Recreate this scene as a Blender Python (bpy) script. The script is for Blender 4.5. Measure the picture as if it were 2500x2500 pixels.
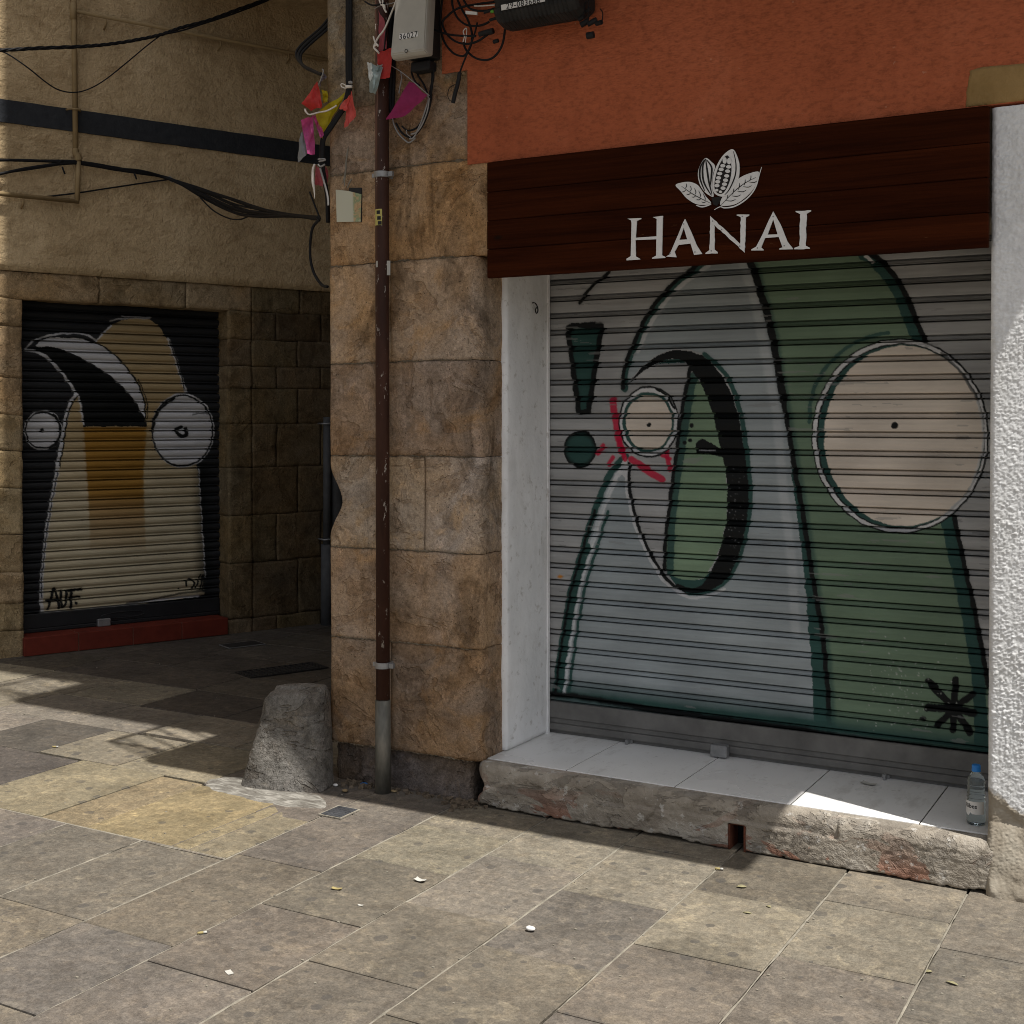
import bpy, bmesh, math, random
import numpy as np
from mathutils import Vector

# ------------------------------------------------------------------ camera, world, sun, exposure
S = bpy.context.scene
for o in list(bpy.data.objects): bpy.data.objects.remove(o)
K = 2500 / 1932
F = 2405 * K; CX = 1250.0; HV = 787 * K; EYE = 1.6
PIT = math.radians(0.9); YAW = math.atan(1354 / 2405)
PV = HV + F * math.tan(PIT)
cam = bpy.data.cameras.new('camera'); camo = bpy.data.objects.new('camera', cam)
S.collection.objects.link(camo); S.camera = camo
camo.location = (0, 0, EYE); camo.rotation_euler = (math.pi / 2 - PIT, 0, YAW)
cam.sensor_width = 36; cam.lens = F / 2500 * 36; cam.shift_y = (PV - 1250) / 2500
cam.clip_start = 0.05; cam.clip_end = 500
SUN = Vector((-1, 0.345, -2.25)).normalized()
world = bpy.data.worlds.new('World'); S.world = world; world.use_nodes = True
wn = world.node_tree; bg = wn.nodes['Background']
sky = wn.nodes.new('ShaderNodeTexSky'); sky.sky_type = 'NISHITA'; sky.sun_disc = False
sky.sun_elevation = math.asin(-SUN.z); sky.sun_rotation = math.atan2(-SUN.x, -SUN.y)
sky.dust_density = 3.0; sky.altitude = 20
hs = wn.nodes.new('ShaderNodeHueSaturation'); hs.inputs['Saturation'].default_value = 0.38     # milky summer haze
wn.links.new(sky.outputs[0], hs.inputs['Color']); wn.links.new(hs.outputs[0], bg.inputs[0]); bg.inputs[1].default_value = 0.092
sl = bpy.data.lights.new('sun', 'SUN'); sl.energy = 5.0; sl.angle = math.radians(0.53); sl.color = (1, .965, .91)
so = bpy.data.objects.new('sun', sl); S.collection.objects.link(so)
so.rotation_euler = SUN.to_track_quat('-Z', 'Y').to_euler(); so.location = (6, -4, 14)
S.view_settings.view_transform = 'Standard'; S.view_settings.look = 'None'
S.cycles.filter_width = 1.0
S.view_settings.exposure = 0.30; S.view_settings.gamma = 1.0

# ------------------------------------------------------------------ pixel -> place helpers (photo is 2500 px)
fwd = np.array([-math.sin(YAW) * math.cos(PIT), math.cos(YAW) * math.cos(PIT), -math.sin(PIT)])
rgt = np.array([math.cos(YAW), math.sin(YAW), 0]); upv = np.cross(rgt, fwd); CAM = np.array([0, 0, EYE])
def ray(u, v): return fwd + rgt * ((u - CX) / F) + upv * ((PV - v) / F)
def onz(u, v, z=0.0):
    d = ray(u, v); return CAM + d * ((z - EYE) / d[2])
def ony(u, v, y):
    d = ray(u, v); return CAM + d * (y / d[1])
def proj(P):
    P = np.asarray(P, float) - CAM; w = P @ fwd
    return CX + F * (P @ rgt) / w, PV - F * (P @ upv) / w
WO = np.array([-7.08, 5.67, 0]); LT = np.array([.40, .9165, 0]); LT = LT / np.linalg.norm(LT); LN = np.array([LT[1], -LT[0], 0])
def onL(u, v, off=0.0):
    d = ray(u, v); return CAM + d * (((WO + LN * off - CAM) @ LN) / (d @ LN))
def Lw(P):
    P = np.asarray(P, float); return WO + P[..., 0:1] * LT + P[..., 1:2] * LN + P[..., 2:3] * np.array([0, 0, 1.0])
def zoom(x0, y0, s): return lambda P: [(x0 + x * s, y0 + y * s) for x, y in P]

# ------------------------------------------------------------------ numpy noise
def vnoise(P, seed=0):
    P = np.asarray(P, float); i = np.floor(P).astype(np.int64); f = P - i; f = f * f * (3 - 2 * f)
    def h(a, b, c):
        n = (a * 374761393 + b * 668265263 + c * 2147483647 + seed * 974711) & 0x7fffffff
        n = ((n ^ (n >> 13)) * 1274126177) & 0x7fffffff
        return ((n ^ (n >> 16)) & 0xffff) / 65535.0
    r = 0
    for a in (0, 1):
        for b in (0, 1):
            for c in (0, 1):
                w = (f[:, 0] if a else 1 - f[:, 0]) * (f[:, 1] if b else 1 - f[:, 1]) * (f[:, 2] if c else 1 - f[:, 2])
                r = r + w * h(i[:, 0] + a, i[:, 1] + b, i[:, 2] + c)
    return r
def fbm(P, scale, octv=4, seed=0):
    P = np.asarray(P, float) * scale; r = 0; a = 1; t = 0
    for k in range(octv): r = r + a * vnoise(P, seed + k * 17); t += a; a *= .5; P = P * 2.03 + 11.3
    return r / t - .5

# ------------------------------------------------------------------ object helpers
COL = S.collection; ORG = {}
def tagp(o, label=None, cat=None, group=None, kind=None):
    for k, v in (('label', label), ('category', cat), ('group', group), ('kind', kind)):
        if v: o[k] = v
    return o
def thing(name, loc, label, cat, group=None):
    o = bpy.data.objects.new(name, None); COL.objects.link(o); o.location = loc; o.empty_display_size = .1
    ORG[o.name] = np.array(loc, float); return tagp(o, label, cat, group)
def add(name, V, Fc, mat, parent=None, smooth=False, merge=False, origin=None):
    V = np.asarray(V, float)
    if parent is not None: org = ORG[parent.name]
    elif origin is not None: org = np.array(origin, float)
    else: org = np.array([(V[:, 0].min() + V[:, 0].max()) / 2, (V[:, 1].min() + V[:, 1].max()) / 2, V[:, 2].min()])
    m = bpy.data.meshes.new(name); m.from_pydata((V - org).tolist(), [], [tuple(int(i) for i in f) for f in Fc])
    if merge:
        b = bmesh.new(); b.from_mesh(m); bmesh.ops.remove_doubles(b, verts=b.verts, dist=1e-5)
        bmesh.ops.recalc_face_normals(b, faces=b.faces); b.to_mesh(m); b.free()
    if smooth: m.polygons.foreach_set('use_smooth', [True] * len(m.polygons))
    m.materials.append(mat); m.update()
    o = bpy.data.objects.new(name, m); COL.objects.link(o)
    if parent is not None: o.parent = parent
    else: o.location = org
    ORG[o.name] = org
    return o
def box(x0, x1, y0, y1, z0, z1):
    V = [(x, y, z) for x in (x0, x1) for y in (y0, y1) for z in (z0, z1)]
    return V, [(0, 1, 3, 2), (4, 6, 7, 5), (0, 4, 5, 1), (2, 3, 7, 6), (0, 2, 6, 4), (1, 5, 7, 3)]
def bevbox(x0, x1, y0, y1, z0, z1, b):
    bm = bmesh.new(); V, Fc = box(x0, x1, y0, y1, z0, z1)
    vs = [bm.verts.new(v) for v in V]
    for f in Fc: bm.faces.new([vs[i] for i in f])
    bmesh.ops.recalc_face_normals(bm, faces=bm.faces)
    bmesh.ops.bevel(bm, geom=bm.edges[:], offset=b, segments=1, affect='EDGES', profile=.5)
    bm.verts.index_update()
    V = [tuple(v.co) for v in bm.verts]; Fc = [[v.index for v in f.verts] for f in bm.faces]; bm.free(); return V, Fc
def join(*parts):
    V = []; Fc = []
    for v, f in parts:
        n = len(V); V += [tuple(p) for p in v]; Fc += [[i + n for i in q] for q in f]
    return V, Fc
def roughbox(x0, x1, y0, y1, z0, z1, res=.03, rad=.015, amp=.006, nscale=9, seed=0, sides='fblrtd', warp=None, tf=None, bigamp=0, bigscale=2.5, off=(0, 0, 0)):
    """box with worn rounded edges and a hewn surface, front is -y"""
    nx = max(2, int((x1 - x0) / res)); ny = max(2, int((y1 - y0) / res)); nz = max(2, int((z1 - z0) / res))
    Vs = []; Fs = []; n0 = 0
    def face(fn, na, nb):
        nonlocal n0
        a, b = np.meshgrid(np.linspace(0, 1, na + 1), np.linspace(0, 1, nb + 1), indexing='ij')
        P = fn(a.ravel(), b.ravel()); Vs.append(P)
        idx = np.arange((na + 1) * (nb + 1)).reshape(na + 1, nb + 1) + n0
        Fs.append(np.stack([idx[:-1, :-1], idx[1:, :-1], idx[1:, 1:], idx[:-1, 1:]], -1).reshape(-1, 4)); n0 += len(P)
    L = lambda a, lo, hi: lo + a * (hi - lo)
    c = lambda a, v: np.full_like(a, v)
    if 'f' in sides: face(lambda a, b: np.stack([L(a, x0, x1), c(a, y0), L(b, z0, z1)], 1), nx, nz)
    if 'b' in sides: face(lambda a, b: np.stack([L(1 - a, x0, x1), c(a, y1), L(b, z0, z1)], 1), 2 if nx > 2 else nx, 2)
    if 'l' in sides: face(lambda a, b: np.stack([c(a, x0), L(1 - a, y0, y1), L(b, z0, z1)], 1), ny, nz)
    if 'r' in sides: face(lambda a, b: np.stack([c(a, x1), L(a, y0, y1), L(b, z0, z1)], 1), ny, nz)
    if 't' in sides: face(lambda a, b: np.stack([L(a, x0, x1), L(b, y0, y1), c(a, z1)], 1), nx, ny)
    if 'd' in sides: face(lambda a, b: np.stack([L(a, x0, x1), L(1 - b, y0, y1), c(a, z0)], 1), nx, ny)
    P = np.concatenate(Vs); Fc = np.concatenate(Fs)
    lo = np.array([x0, y0, z0]) + rad; hi = np.array([x1, y1, z1]) - rad
    Q = np.clip(P, lo, np.maximum(lo, hi)); D = P - Q; ln = np.linalg.norm(D, axis=1, keepdims=True); ln[ln == 0] = 1; D = D / ln
    W = P + np.array(off) + seed * 3.17
    P = Q + D * (rad + amp * 2 * fbm(W, nscale, 4, seed) + bigamp * 2 * fbm(W, bigscale, 3, seed + 5))[:, None]
    if warp is not None: P = warp(P)
    if tf is not None: P = tf(P)
    return P, Fc
def crom(P, n=8, closed=False):
    P = np.asarray(P, float); m = len(P); out = []
    if m < 3 and not closed:
        return np.array([P[0] + (P[-1] - P[0]) * t for t in np.linspace(0, 1, n + 1)])
    rng = range(m) if closed else range(m - 1)
    for i in rng:
        g = (lambda k: P[k % m]) if closed else (lambda k: P[min(max(k, 0), m - 1)])
        p0, p1, p2, p3 = g(i - 1), g(i), g(i + 1), g(i + 2)
        for t in np.arange(n) / n:
            out.append(.5 * ((2 * p1) + (-p0 + p2) * t + (2 * p0 - 5 * p1 + 4 * p2 - p3) * t * t + (-p0 + 3 * p1 - 3 * p2 + p3) * t ** 3))
    if not closed: out.append(P[-1])
    return np.array(out)
def tube(P, r, seg=8, n=8, cap=True):
    P = crom(P, n); m = len(P); T = np.gradient(P, axis=0); T /= np.linalg.norm(T, axis=1, keepdims=True) + 1e-9
    rr = np.full(m, r) if np.isscalar(r) else np.interp(np.linspace(0, 1, m), np.linspace(0, 1, len(r)), r)
    up = np.array([0, 0, 1.0]) if abs(T[0][2]) < .9 else np.array([1.0, 0, 0]); V = []; Fc = []
    for i in range(m):
        a = np.cross(T[i], up); a /= np.linalg.norm(a) + 1e-9; b = np.cross(a, T[i]); up = b
        for k in range(seg):
            t = 2 * math.pi * k / seg; V.append(P[i] + rr[i] * (math.cos(t) * a + math.sin(t) * b))
    for i in range(m - 1):
        for k in range(seg): Fc.append((i * seg + k, i * seg + (k + 1) % seg, (i + 1) * seg + (k + 1) % seg, (i + 1) * seg + k))
    if cap: Fc.append(tuple(range(seg))[::-1]); Fc.append(tuple((m - 1) * seg + k for k in range(seg)))
    return V, Fc
def cyl(c, r, z0, z1, seg=20):
    V = []; Fc = []
    for z in (z0, z1):
        for k in range(seg): V.append((c[0] + r * math.cos(2 * math.pi * k / seg), c[1] + r * math.sin(2 * math.pi * k / seg), z))
    for k in range(seg): Fc.append((k, (k + 1) % seg, seg + (k + 1) % seg, seg + k))
    Fc += [tuple(range(seg))[::-1], tuple(range(seg, 2 * seg))]; return V, Fc
def lathe(c, prof, seg=24):
    V = []; Fc = []; m = len(prof)
    for r, z in prof:
        for k in range(seg): V.append((c[0] + r * math.cos(2 * math.pi * k / seg), c[1] + r * math.sin(2 * math.pi * k / seg), c[2] + z))
    for i in range(m - 1):
        for k in range(seg): Fc.append((i * seg + k, i * seg + (k + 1) % seg, (i + 1) * seg + (k + 1) % seg, (i + 1) * seg + k))
    return V, Fc
def prism(poly3, d):
    """flat outline (list of 3D points) given thickness along vector d"""
    P = np.asarray(poly3, float); n = len(P); V = np.concatenate([P, P + np.asarray(d, float)])
    Fc = [tuple(range(n)), tuple(range(n, 2 * n))[::-1]] + [(i, (i + 1) % n, n + (i + 1) % n, n + i) for i in range(n)]
    return V, Fc
def add_prism(name, poly3, d, mat, parent, **k):
    V, Fc = prism(poly3, d)
    m = add(name, V, Fc, mat, parent, **k)
    b = bmesh.new(); b.from_mesh(m.data); bmesh.ops.triangulate(b, faces=[f for f in b.faces if len(f.verts) > 4], ngon_method='EAR_CLIP')
    bmesh.ops.recalc_face_normals(b, faces=b.faces); b.to_mesh(m.data); b.free(); return m

# ------------------------------------------------------------------ materials
class G:
    def __init__(s, name):
        s.m = bpy.data.materials.new(name); s.m.use_nodes = True; s.t = s.m.node_tree; s.t.nodes.clear()
        s.out = s.t.nodes.new('ShaderNodeOutputMaterial'); s.p = s.t.nodes.new('ShaderNodeBsdfPrincipled')
        s.t.links.new(s.p.outputs[0], s.out.inputs[0])
        s.pos = s.n('ShaderNodeNewGeometry').outputs['Position']
    def n(s, t, ins=None, **pr):
        nd = s.t.nodes.new(t)
        for k, v in pr.items(): setattr(nd, k, v)
        for k, v in (ins or {}).items(): s.set(nd.inputs[k], v)
        return nd
    def set(s, sock, v):
        if isinstance(v, bpy.types.NodeSocket): s.t.links.new(v, sock)
        elif isinstance(v, (tuple, list)) and sock.type == 'RGBA' and len(v) == 3: sock.default_value = (*v, 1)
        else: sock.default_value = v
    def vec(s, sc, add=(0, 0, 0)):
        return s.n('ShaderNodeVectorMath', {0: s.pos, 1: sc, 2: add}, operation='MULTIPLY_ADD').outputs[0]
    def noise(s, scale, detail=5, rough=.55, vec=None, dist=0.0):
        return s.n('ShaderNodeTexNoise', {'Vector': vec or s.pos, 'Scale': scale, 'Detail': min(detail, 4), 'Roughness': rough, 'Distortion': dist}).outputs[0]
    def vor(s, scale, out='Distance', vec=None, feat='F1', rnd=1.0):
        return s.n('ShaderNodeTexVoronoi', {'Vector': vec or s.pos, 'Scale': scale, 'Randomness': rnd}, feature=feat).outputs[out]
    def ramp(s, fac, stops):
        nd = s.n('ShaderNodeValToRGB', {0: fac}); e = nd.color_ramp.elements
        while len(e) < len(stops): e.new(.5)
        for k, (p, c) in enumerate(stops):
            e[k].position = p; e[k].color = (*c, 1) if isinstance(c, tuple) else (c, c, c, 1)
        return nd.outputs[0]
    def mix(s, f, a, b, mode='MIX'):
        nd = s.n('ShaderNodeMix', {0: f, 6: a, 7: b}, data_type='RGBA', blend_type=mode); return nd.outputs[2]
    def m2(s, op, a, b=0.0, c=None, clamp=False):
        nd = s.n('ShaderNodeMath', {0: a, 1: b}, operation=op, use_clamp=clamp)
        if c is not None: s.set(nd.inputs[2], c)
        return nd.outputs[0]
    def xyz(s):
        nd = s.n('ShaderNodeSeparateXYZ', {0: s.pos}); return nd.outputs
    def bump(s, h, strength=.5, dist=.01, normal=None):
        ins = {'Height': h, 'Strength': strength, 'Distance': dist}
        if normal: ins['Normal'] = normal
        return s.n('ShaderNodeBump', ins).outputs[0]
    def fin(s, col, rough=.85, normal=None, metal=0.0, spec=.3, **kw):
        s.set(s.p.inputs['Base Color'], col); s.set(s.p.inputs['Roughness'], rough); s.set(s.p.inputs['Metallic'], metal)
        s.set(s.p.inputs['Specular IOR Level'], spec)
        if normal: s.set(s.p.inputs['Normal'], normal)
        for k, v in kw.items(): s.set(s.p.inputs[k.replace('_', ' ')], v)
        return s.m
    def ocol(s): return s.n('ShaderNodeObjectInfo').outputs['Color']
M = {}
def plain(name, c, rough=.6, metal=0.0, spec=.4, var=.25, scale=14, bump=.15, bd=.003):
    g = G(name); n = g.noise(scale, 6, .6)
    col = g.mix(1.0, c, g.ramp(n, [(.25, 1 - var), (.75, 1 + var * .5)]), 'MULTIPLY')
    M[name] = g.fin(col, rough, g.bump(g.noise(scale * 5, 4), bump, bd), metal, spec); return M[name]
def srgb(r, g, b): return tuple(((c / 255) / 12.92 if c < 10.3 else ((c / 255 + .055) / 1.055) ** 2.4) for c in (r, g, b))

def mk_stone(name, tints, grime=.5, bscale=30, bstr=.6, blot=1.0):
    g = G(name); base = g.ocol()
    n1 = g.noise(2.2, 4, .6, dist=.6); n2 = g.noise(9, 4, .7, dist=.5); n3 = g.noise(70, 3, .7)
    c = g.mix(g.ramp(n1, [(.40, 0.0), (.62, 1.0)]), base, g.mix(1.0, base, tints[0], 'MULTIPLY'))
    nb = g.noise(4.5, 4, .65, vec=g.vec((1, 1, 1.2), (9.1, 2, 4.4)), dist=.8)
    c = g.mix(g.ramp(nb, [(.54, 0.0), (.70, .9 * blot)]), c, g.mix(1.0, base, tints[2], 'MULTIPLY'))
    c = g.mix(g.ramp(n2, [(.47, 0.0), (.64, .85)]), c, g.mix(1.0, c, tints[1], 'MULTIPLY'))
    nl = g.noise(14, 4, .7, vec=g.vec((1, 1, .8), (4, 8, 1)), dist=.4)
    c = g.mix(g.ramp(nl, [(.56, 0.0), (.68, .55 * blot)]), c, g.mix(1.0, c, (1.5, 1.5, 1.55), 'MULTIPLY'))
    c = g.mix(1.0, c, g.ramp(n3, [(.28, .70), (.5, 1.0), (.75, 1.30)]), 'MULTIPLY')
    c = g.mix(1.0, c, g.ramp(g.noise(190, 2, .6), [(.32, .76), (.5, 1.0), (.7, 1.2)]), 'MULTIPLY')
    fl = g.ramp(g.noise(3.3, 4, .66, vec=g.vec((1, 1, 1.3), (2.7, 0, 8)), dist=.6), [(.550, 0.0), (.560, 1.0)]); fl2 = g.ramp(g.noise(7.5, 4, .7, vec=g.vec((1, 1, 1), (6, 1, 3)), dist=.5), [(.600, 0.0), (.610, 1.0)])
    c = g.mix(g.m2('MULTIPLY', fl, blot), c, g.mix(1.0, c, (.84, .81, .78), 'MULTIPLY')); c = g.mix(g.m2('MULTIPLY', fl2, blot), c, g.mix(1.0, c, (1.22, 1.2, 1.2), 'MULTIPLY'))
    pits = g.ramp(g.vor(55), [(.10, .35), (.20, 1.0)]); c = g.mix(g.ramp(g.noise(6, 3), [(.48, 0.0), (.56, 1.0)]), c, g.mix(1.0, c, pits, 'MULTIPLY'))
    crk = g.ramp(g.m2('ABSOLUTE', g.m2('SUBTRACT', g.noise(5, 4, .62, dist=1.2), .5)), [(.0, 1.0), (.006, 0.0)])
    c = g.mix(g.m2('MULTIPLY', g.m2('MULTIPLY', crk, g.ramp(g.noise(2.5, 2), [(.54, 0.0), (.6, 1.0)])), .7), c, g.mix(1.0, c, (.3, .28, .26), 'MULTIPLY'))
    st = g.noise(1.9, 4, .7, vec=g.vec((2.2, 2.2, 1.0), (5.1, 0, 2)), dist=1.1)
    c = g.mix(g.ramp(st, [(.52, 0.0), (.66, grime)]), c, g.mix(1.0, c, (.40, .39, .38), 'MULTIPLY'))
    h = g.m2('ADD', g.m2('MULTIPLY', n2, .4), g.m2('MULTIPLY', g.noise(bscale, 4, .7), .5)); h = g.m2('SUBTRACT', h, g.m2('MULTIPLY', fl, .35)); h = g.m2('ADD', h, g.m2('MULTIPLY', fl2, .25))
    M[name] = g.fin(c, .95, g.bump(h, bstr, .014), 0, .10); return M[name]
mk_stone('sandstone', [(1.10, .95, .74), (.66, .63, .60), (1.14, .92, .62)], .8, 60, 1.0)
mk_stone('ashlar', [(1.05, .95, .80), (.62, .60, .56), (.75, .72, .66)], .6, 34, .9, .8)

# --- paving slab: colour of the slab from the object, with soiling, gum spots and fine grain
g = G('paving_slab'); base = g.ocol()
n1 = g.noise(2.6, 7, .62, dist=.5); n2 = g.noise(12, 8, .68, dist=.4); n3 = g.noise(90, 5, .75)
c = g.mix(1.0, base, g.ramp(n1, [(.3, (.76, .76, .76)), (.5, (1, .99, .985)), (.7, (1.24, 1.205, 1.16))]), 'MULTIPLY')
c = g.mix(g.ramp(n2, [(.48, 0.0), (.66, .5)]), c, g.mix(1.0, c, (.72, .69, .66), 'MULTIPLY'))
c = g.mix(g.ramp(g.noise(22, 7, .7), [(.48, 0.0), (.62, .7)]), c, g.mix(1.0, c, (1.40, 1.36, 1.30), 'MULTIPLY'))
c = g.mix(1.0, c, g.ramp(n3, [(.28, .74), (.5, 1.0), (.74, 1.28)]), 'MULTIPLY')
c = g.mix(1.0, c, g.ramp(g.noise(240, 2, .6), [(.3, .78), (.5, 1.0), (.7, 1.2)]), 'MULTIPLY')
c = g.mix(1.0, c, g.ramp(g.noise(34, 4, .7, vec=g.vec((1, 1, 1), (3, 1, 0))), [(.36, .82), (.5, 1.0), (.64, 1.14)]), 'MULTIPLY')
wr = g.ramp(g.noise(4.2, 4, .68, vec=g.vec((1, 1, 1), (7, 3, 0)), dist=.7), [(.545, 0.0), (.556, 1.0)])
c = g.mix(g.m2('MULTIPLY', wr, .6), c, g.mix(1.0, c, (.82, .81, .80), 'MULTIPLY'))
wr2 = g.ramp(g.noise(6.5, 4, .7, vec=g.vec((1, 1, 1), (1, 9, 0)), dist=.6), [(.60, 0.0), (.61, 1.0)])
c = g.mix(g.m2('MULTIPLY', wr2, .7), c, g.mix(1.0, c, (1.35, 1.33, 1.26), 'MULTIPLY'))
vd = g.n('ShaderNodeTexVoronoi', voronoi_dimensions='2D', ins={'Vector': g.n('ShaderNodeVectorMath', {0: g.pos, 1: g.n('ShaderNodeVectorMath', {0: g.n('ShaderNodeTexNoise', {'Vector': g.pos, 'Scale': 30.0}).outputs[1], 1: (.02, .02, .02)}, operation='MULTIPLY').outputs[0]}, operation='ADD').outputs[0], 'Scale': 8.0})
sz = g.m2('MULTIPLY', g.n('ShaderNodeSeparateColor', {0: vd.outputs['Color']}).outputs[0], .30)
spot = g.m2('LESS_THAN', vd.outputs['Distance'], g.m2('SUBTRACT', sz, .125))
c = g.mix(g.m2('MULTIPLY', spot, .58), c, (.060, .056, .052))
crack = g.ramp(g.vor(1.5, 'Distance', feat='DISTANCE_TO_EDGE', vec=g.n('ShaderNodeVectorMath', {0: g.pos, 1: g.n('ShaderNodeVectorMath', {0: g.n('ShaderNodeTexNoise', {'Vector': g.pos, 'Scale': 5.0, 'Detail': 6.0}).outputs[1], 1: (.35, .35, .35)}, operation='MULTIPLY').outputs[0]}, operation='ADD').outputs[0]), [(.0, 1.0), (.006, 0.0)])
c = g.mix(g.m2('MULTIPLY', g.m2('MULTIPLY', crack, g.ramp(g.noise(1.3, 2), [(.52, 0.0), (.6, 1.0)])), .55), c, (.06, .055, .05))
M['paving_slab'] = g.fin(c, g.ramp(n2, [(.3, .62), (.7, .9)]), g.bump(g.m2('ADD', n2, g.m2('MULTIPLY', n3, .5)), .45, .006), 0, .28)
plain('mortar', (.25, .228, .185), .95, 0, .1, .45, 18, .6, .006)
plain('old_mortar', (.19, .155, .11), .95, 0, .1, .6, 40, .8, .006)
plain('ground', (.20, .18, .155), .95, 0, .1, .4, 4, .4, .01)
g = G('smear'); n = g.noise(9, 7, .7, vec=g.vec((1, 3, 1)), dist=1.2)
M['smear'] = g.fin(g.ramp(n, [(.35, (.10, .09, .077)), (.5, (.17, .16, .14)), (.64, (.29, .275, .245))]), .95, g.bump(n, .5, .006), 0, .1)

# --- plasters
g = G('alley_plaster'); n1 = g.noise(1.1, 7, .62, dist=.7); n2 = g.noise(7, 8, .68, vec=g.vec((1, 1, 1.9)), dist=.4); n3 = g.noise(80, 5, .7)
c = g.ramp(n1, [(.30, (.37, .275, .158)), (.52, (.49, .370, .220)), (.72, (.56, .435, .270))])
c = g.mix(g.ramp(n2, [(.48, 0.0), (.68, .6)]), c, g.mix(1.0, c, (.62, .58, .52), 'MULTIPLY'))
c = g.mix(1.0, c, g.ramp(n3, [(.2, .78), (.5, 1.0), (.8, 1.2)]), 'MULTIPLY')
st = g.noise(2.0, 6, .65, vec=g.vec((3, 3, .5)), dist=.3)
c = g.mix(g.ramp(st, [(.58, 0.0), (.75, .5)]), c, g.mix(1.0, c, (.6, .55, .48), 'MULTIPLY'))
M['alley_plaster'] = g.fin(c, .95, g.bump(g.m2('ADD', g.noise(26, 8, .7, dist=.5), g.m2('MULTIPLY', n2, .8)), .9, .02), 0, .10)
g = G('stripe_paint'); n = g.noise(18, 6, .65)
M['stripe_paint'] = g.fin(g.ramp(n, [(.3, (.020, .022, .026)), (.7, (.032, .035, .040))]), .85, g.bump(g.noise(26, 8, .7), .6, .01), 0, .2)
g = G('orange_stucco'); n1 = g.noise(1.4, 6, .6); n2 = g.noise(45, 6, .65, vec=g.vec((1, 1, 1.7)))
c = g.ramp(n1, [(.3, (.385, .100, .044)), (.55, (.455, .124, .055)), (.75, (.49, .138, .064))])
c = g.mix(1.0, c, g.ramp(n2, [(.30, .70), (.5, 1.0), (.75, 1.12)]), 'MULTIPLY')
c = g.mix(g.ramp(g.noise(30, 3, .5), [(.71, 0.0), (.74, .5)]), c, (.55, .30, .2))
c = g.mix(g.ramp(g.noise(2.2, 4, .7, vec=g.vec((2.4, 1, .6), (1, 0, 3)), dist=.3), [(.50, 0.0), (.68, .55)]), c, g.mix(1.0, c, (.76, .74, .74), 'MULTIPLY')); c = g.mix(g.ramp(g.noise(3.6, 4, .65, vec=g.vec((1, 1, 1), (8, 2, 1))), [(.56, 0.0), (.66, .4)]), c, g.mix(1.0, c, (1.14, 1.25, 1.35), 'MULTIPLY'))
M['orange_stucco'] = g.fin(c, .92, g.bump(g.noise(50, 5, .62, vec=g.vec((1, 1, 1.7))), .9, .012), 0, .15)
g = G('ochre_patch'); n1 = g.noise(6, 7, .65)
M['ochre_patch'] = g.fin(g.ramp(n1, [(.3, (.27, .17, .065)), (.7, (.37, .24, .10))]), .95, g.bump(g.noise(30, 7, .7), .8, .012), 0, .12)
g = G('white_stucco'); x, y, z = g.xyz(); nb = g.noise(9, 5, .6); n2 = g.noise(45, 5, .65)
edge = g.m2('ADD', g.m2('MULTIPLY', g.m2('ADD', x, .70), -.75), .37)            # where the white paint has come away near the ground
f = g.m2('MULTIPLY', g.m2('SUBTRACT', g.m2('ADD', edge, g.m2('MULTIPLY', g.m2('SUBTRACT', nb, .5), .16)), z), 60, clamp=True)
wc = g.mix(1.0, (.78, .785, .78), g.ramp(n2, [(.25, .80), (.6, 1.0)]), 'MULTIPLY'); wc = g.mix(g.ramp(g.noise(3.5, 4, .7), [(.5, 0.0), (.7, .45)]), wc, (.50, .49, .46))
cc = g.ramp(g.noise(7, 8, .7), [(.3, (.22, .185, .14)), (.5, (.32, .28, .22)), (.7, (.42, .38, .31))])
M['white_stucco'] = g.fin(g.mix(f, wc, cc), .92, g.bump(g.noise(120, 5, .6), .35, .004), 0, .15)
g = G('white_jamb'); n = g.noise(6, 7, .65, vec=g.vec((1, 1, .45))); n2 = g.noise(26, 6, .7)
c = g.ramp(n, [(.3, (.76, .765, .765)), (.6, (.89, .89, .89))])
c = g.mix(g.ramp(n2, [(.58, 0.0), (.70, .55)]), c, (.42, .39, .35)); c = g.mix(g.ramp(g.noise(2.6, 4, .7, vec=g.vec((1, 1, .6), (3, 1, 1))), [(.50, 0.0), (.68, .5)]), c, (.56, .54, .51))
M['white_jamb'] = g.fin(c, .8, g.bump(g.noise(40, 5), .4, .006), 0, .25)
g = G('step_concrete'); x, y, z = g.xyz(); n1 = g.noise(4, 8, .68, dist=.8); n2 = g.noise(15, 8, .7, dist=.6)
c = g.ramp(n1, [(.28, (.20, .172, .14)), (.5, (.31, .275, .225)), (.68, (.43, .395, .34))])
br = g.noise(3.4, 6, .6, vec=g.vec((1, 1, 2.2), (3.3, 0, .4)), dist=.6)
lowm = g.ramp(z, [(.02, 1.0), (.10, .35), (.16, .12)])
c = g.mix(g.m2('MULTIPLY', g.ramp(br, [(.57, 0.0), (.585, .9)]), lowm), c, g.ramp(n2, [(.3, (.22, .11, .075)), (.7, (.34, .175, .12))]))
c = g.mix(g.ramp(n2, [(.58, 0.0), (.68, .7)]), c, g.mix(1.0, c, (.55, .53, .5), 'MULTIPLY'))
c = g.mix(g.ramp(g.noise(20, 5, .7, vec=g.vec((1, 1, 1), (2, 7, 1))), [(.60, 0.0), (.66, .6)]), c, (.56, .54, .50))
ml = g.ramp(g.noise(5.5, 4, .66, vec=g.vec((1, 1, 2.2), (4, 0, 2)), dist=.8), [(.52, 0.0), (.532, 1.0)])
c = g.mix(g.m2('MULTIPLY', ml, .85), c, g.mix(1.0, c, (.70, .70, .71), 'MULTIPLY'))
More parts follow.
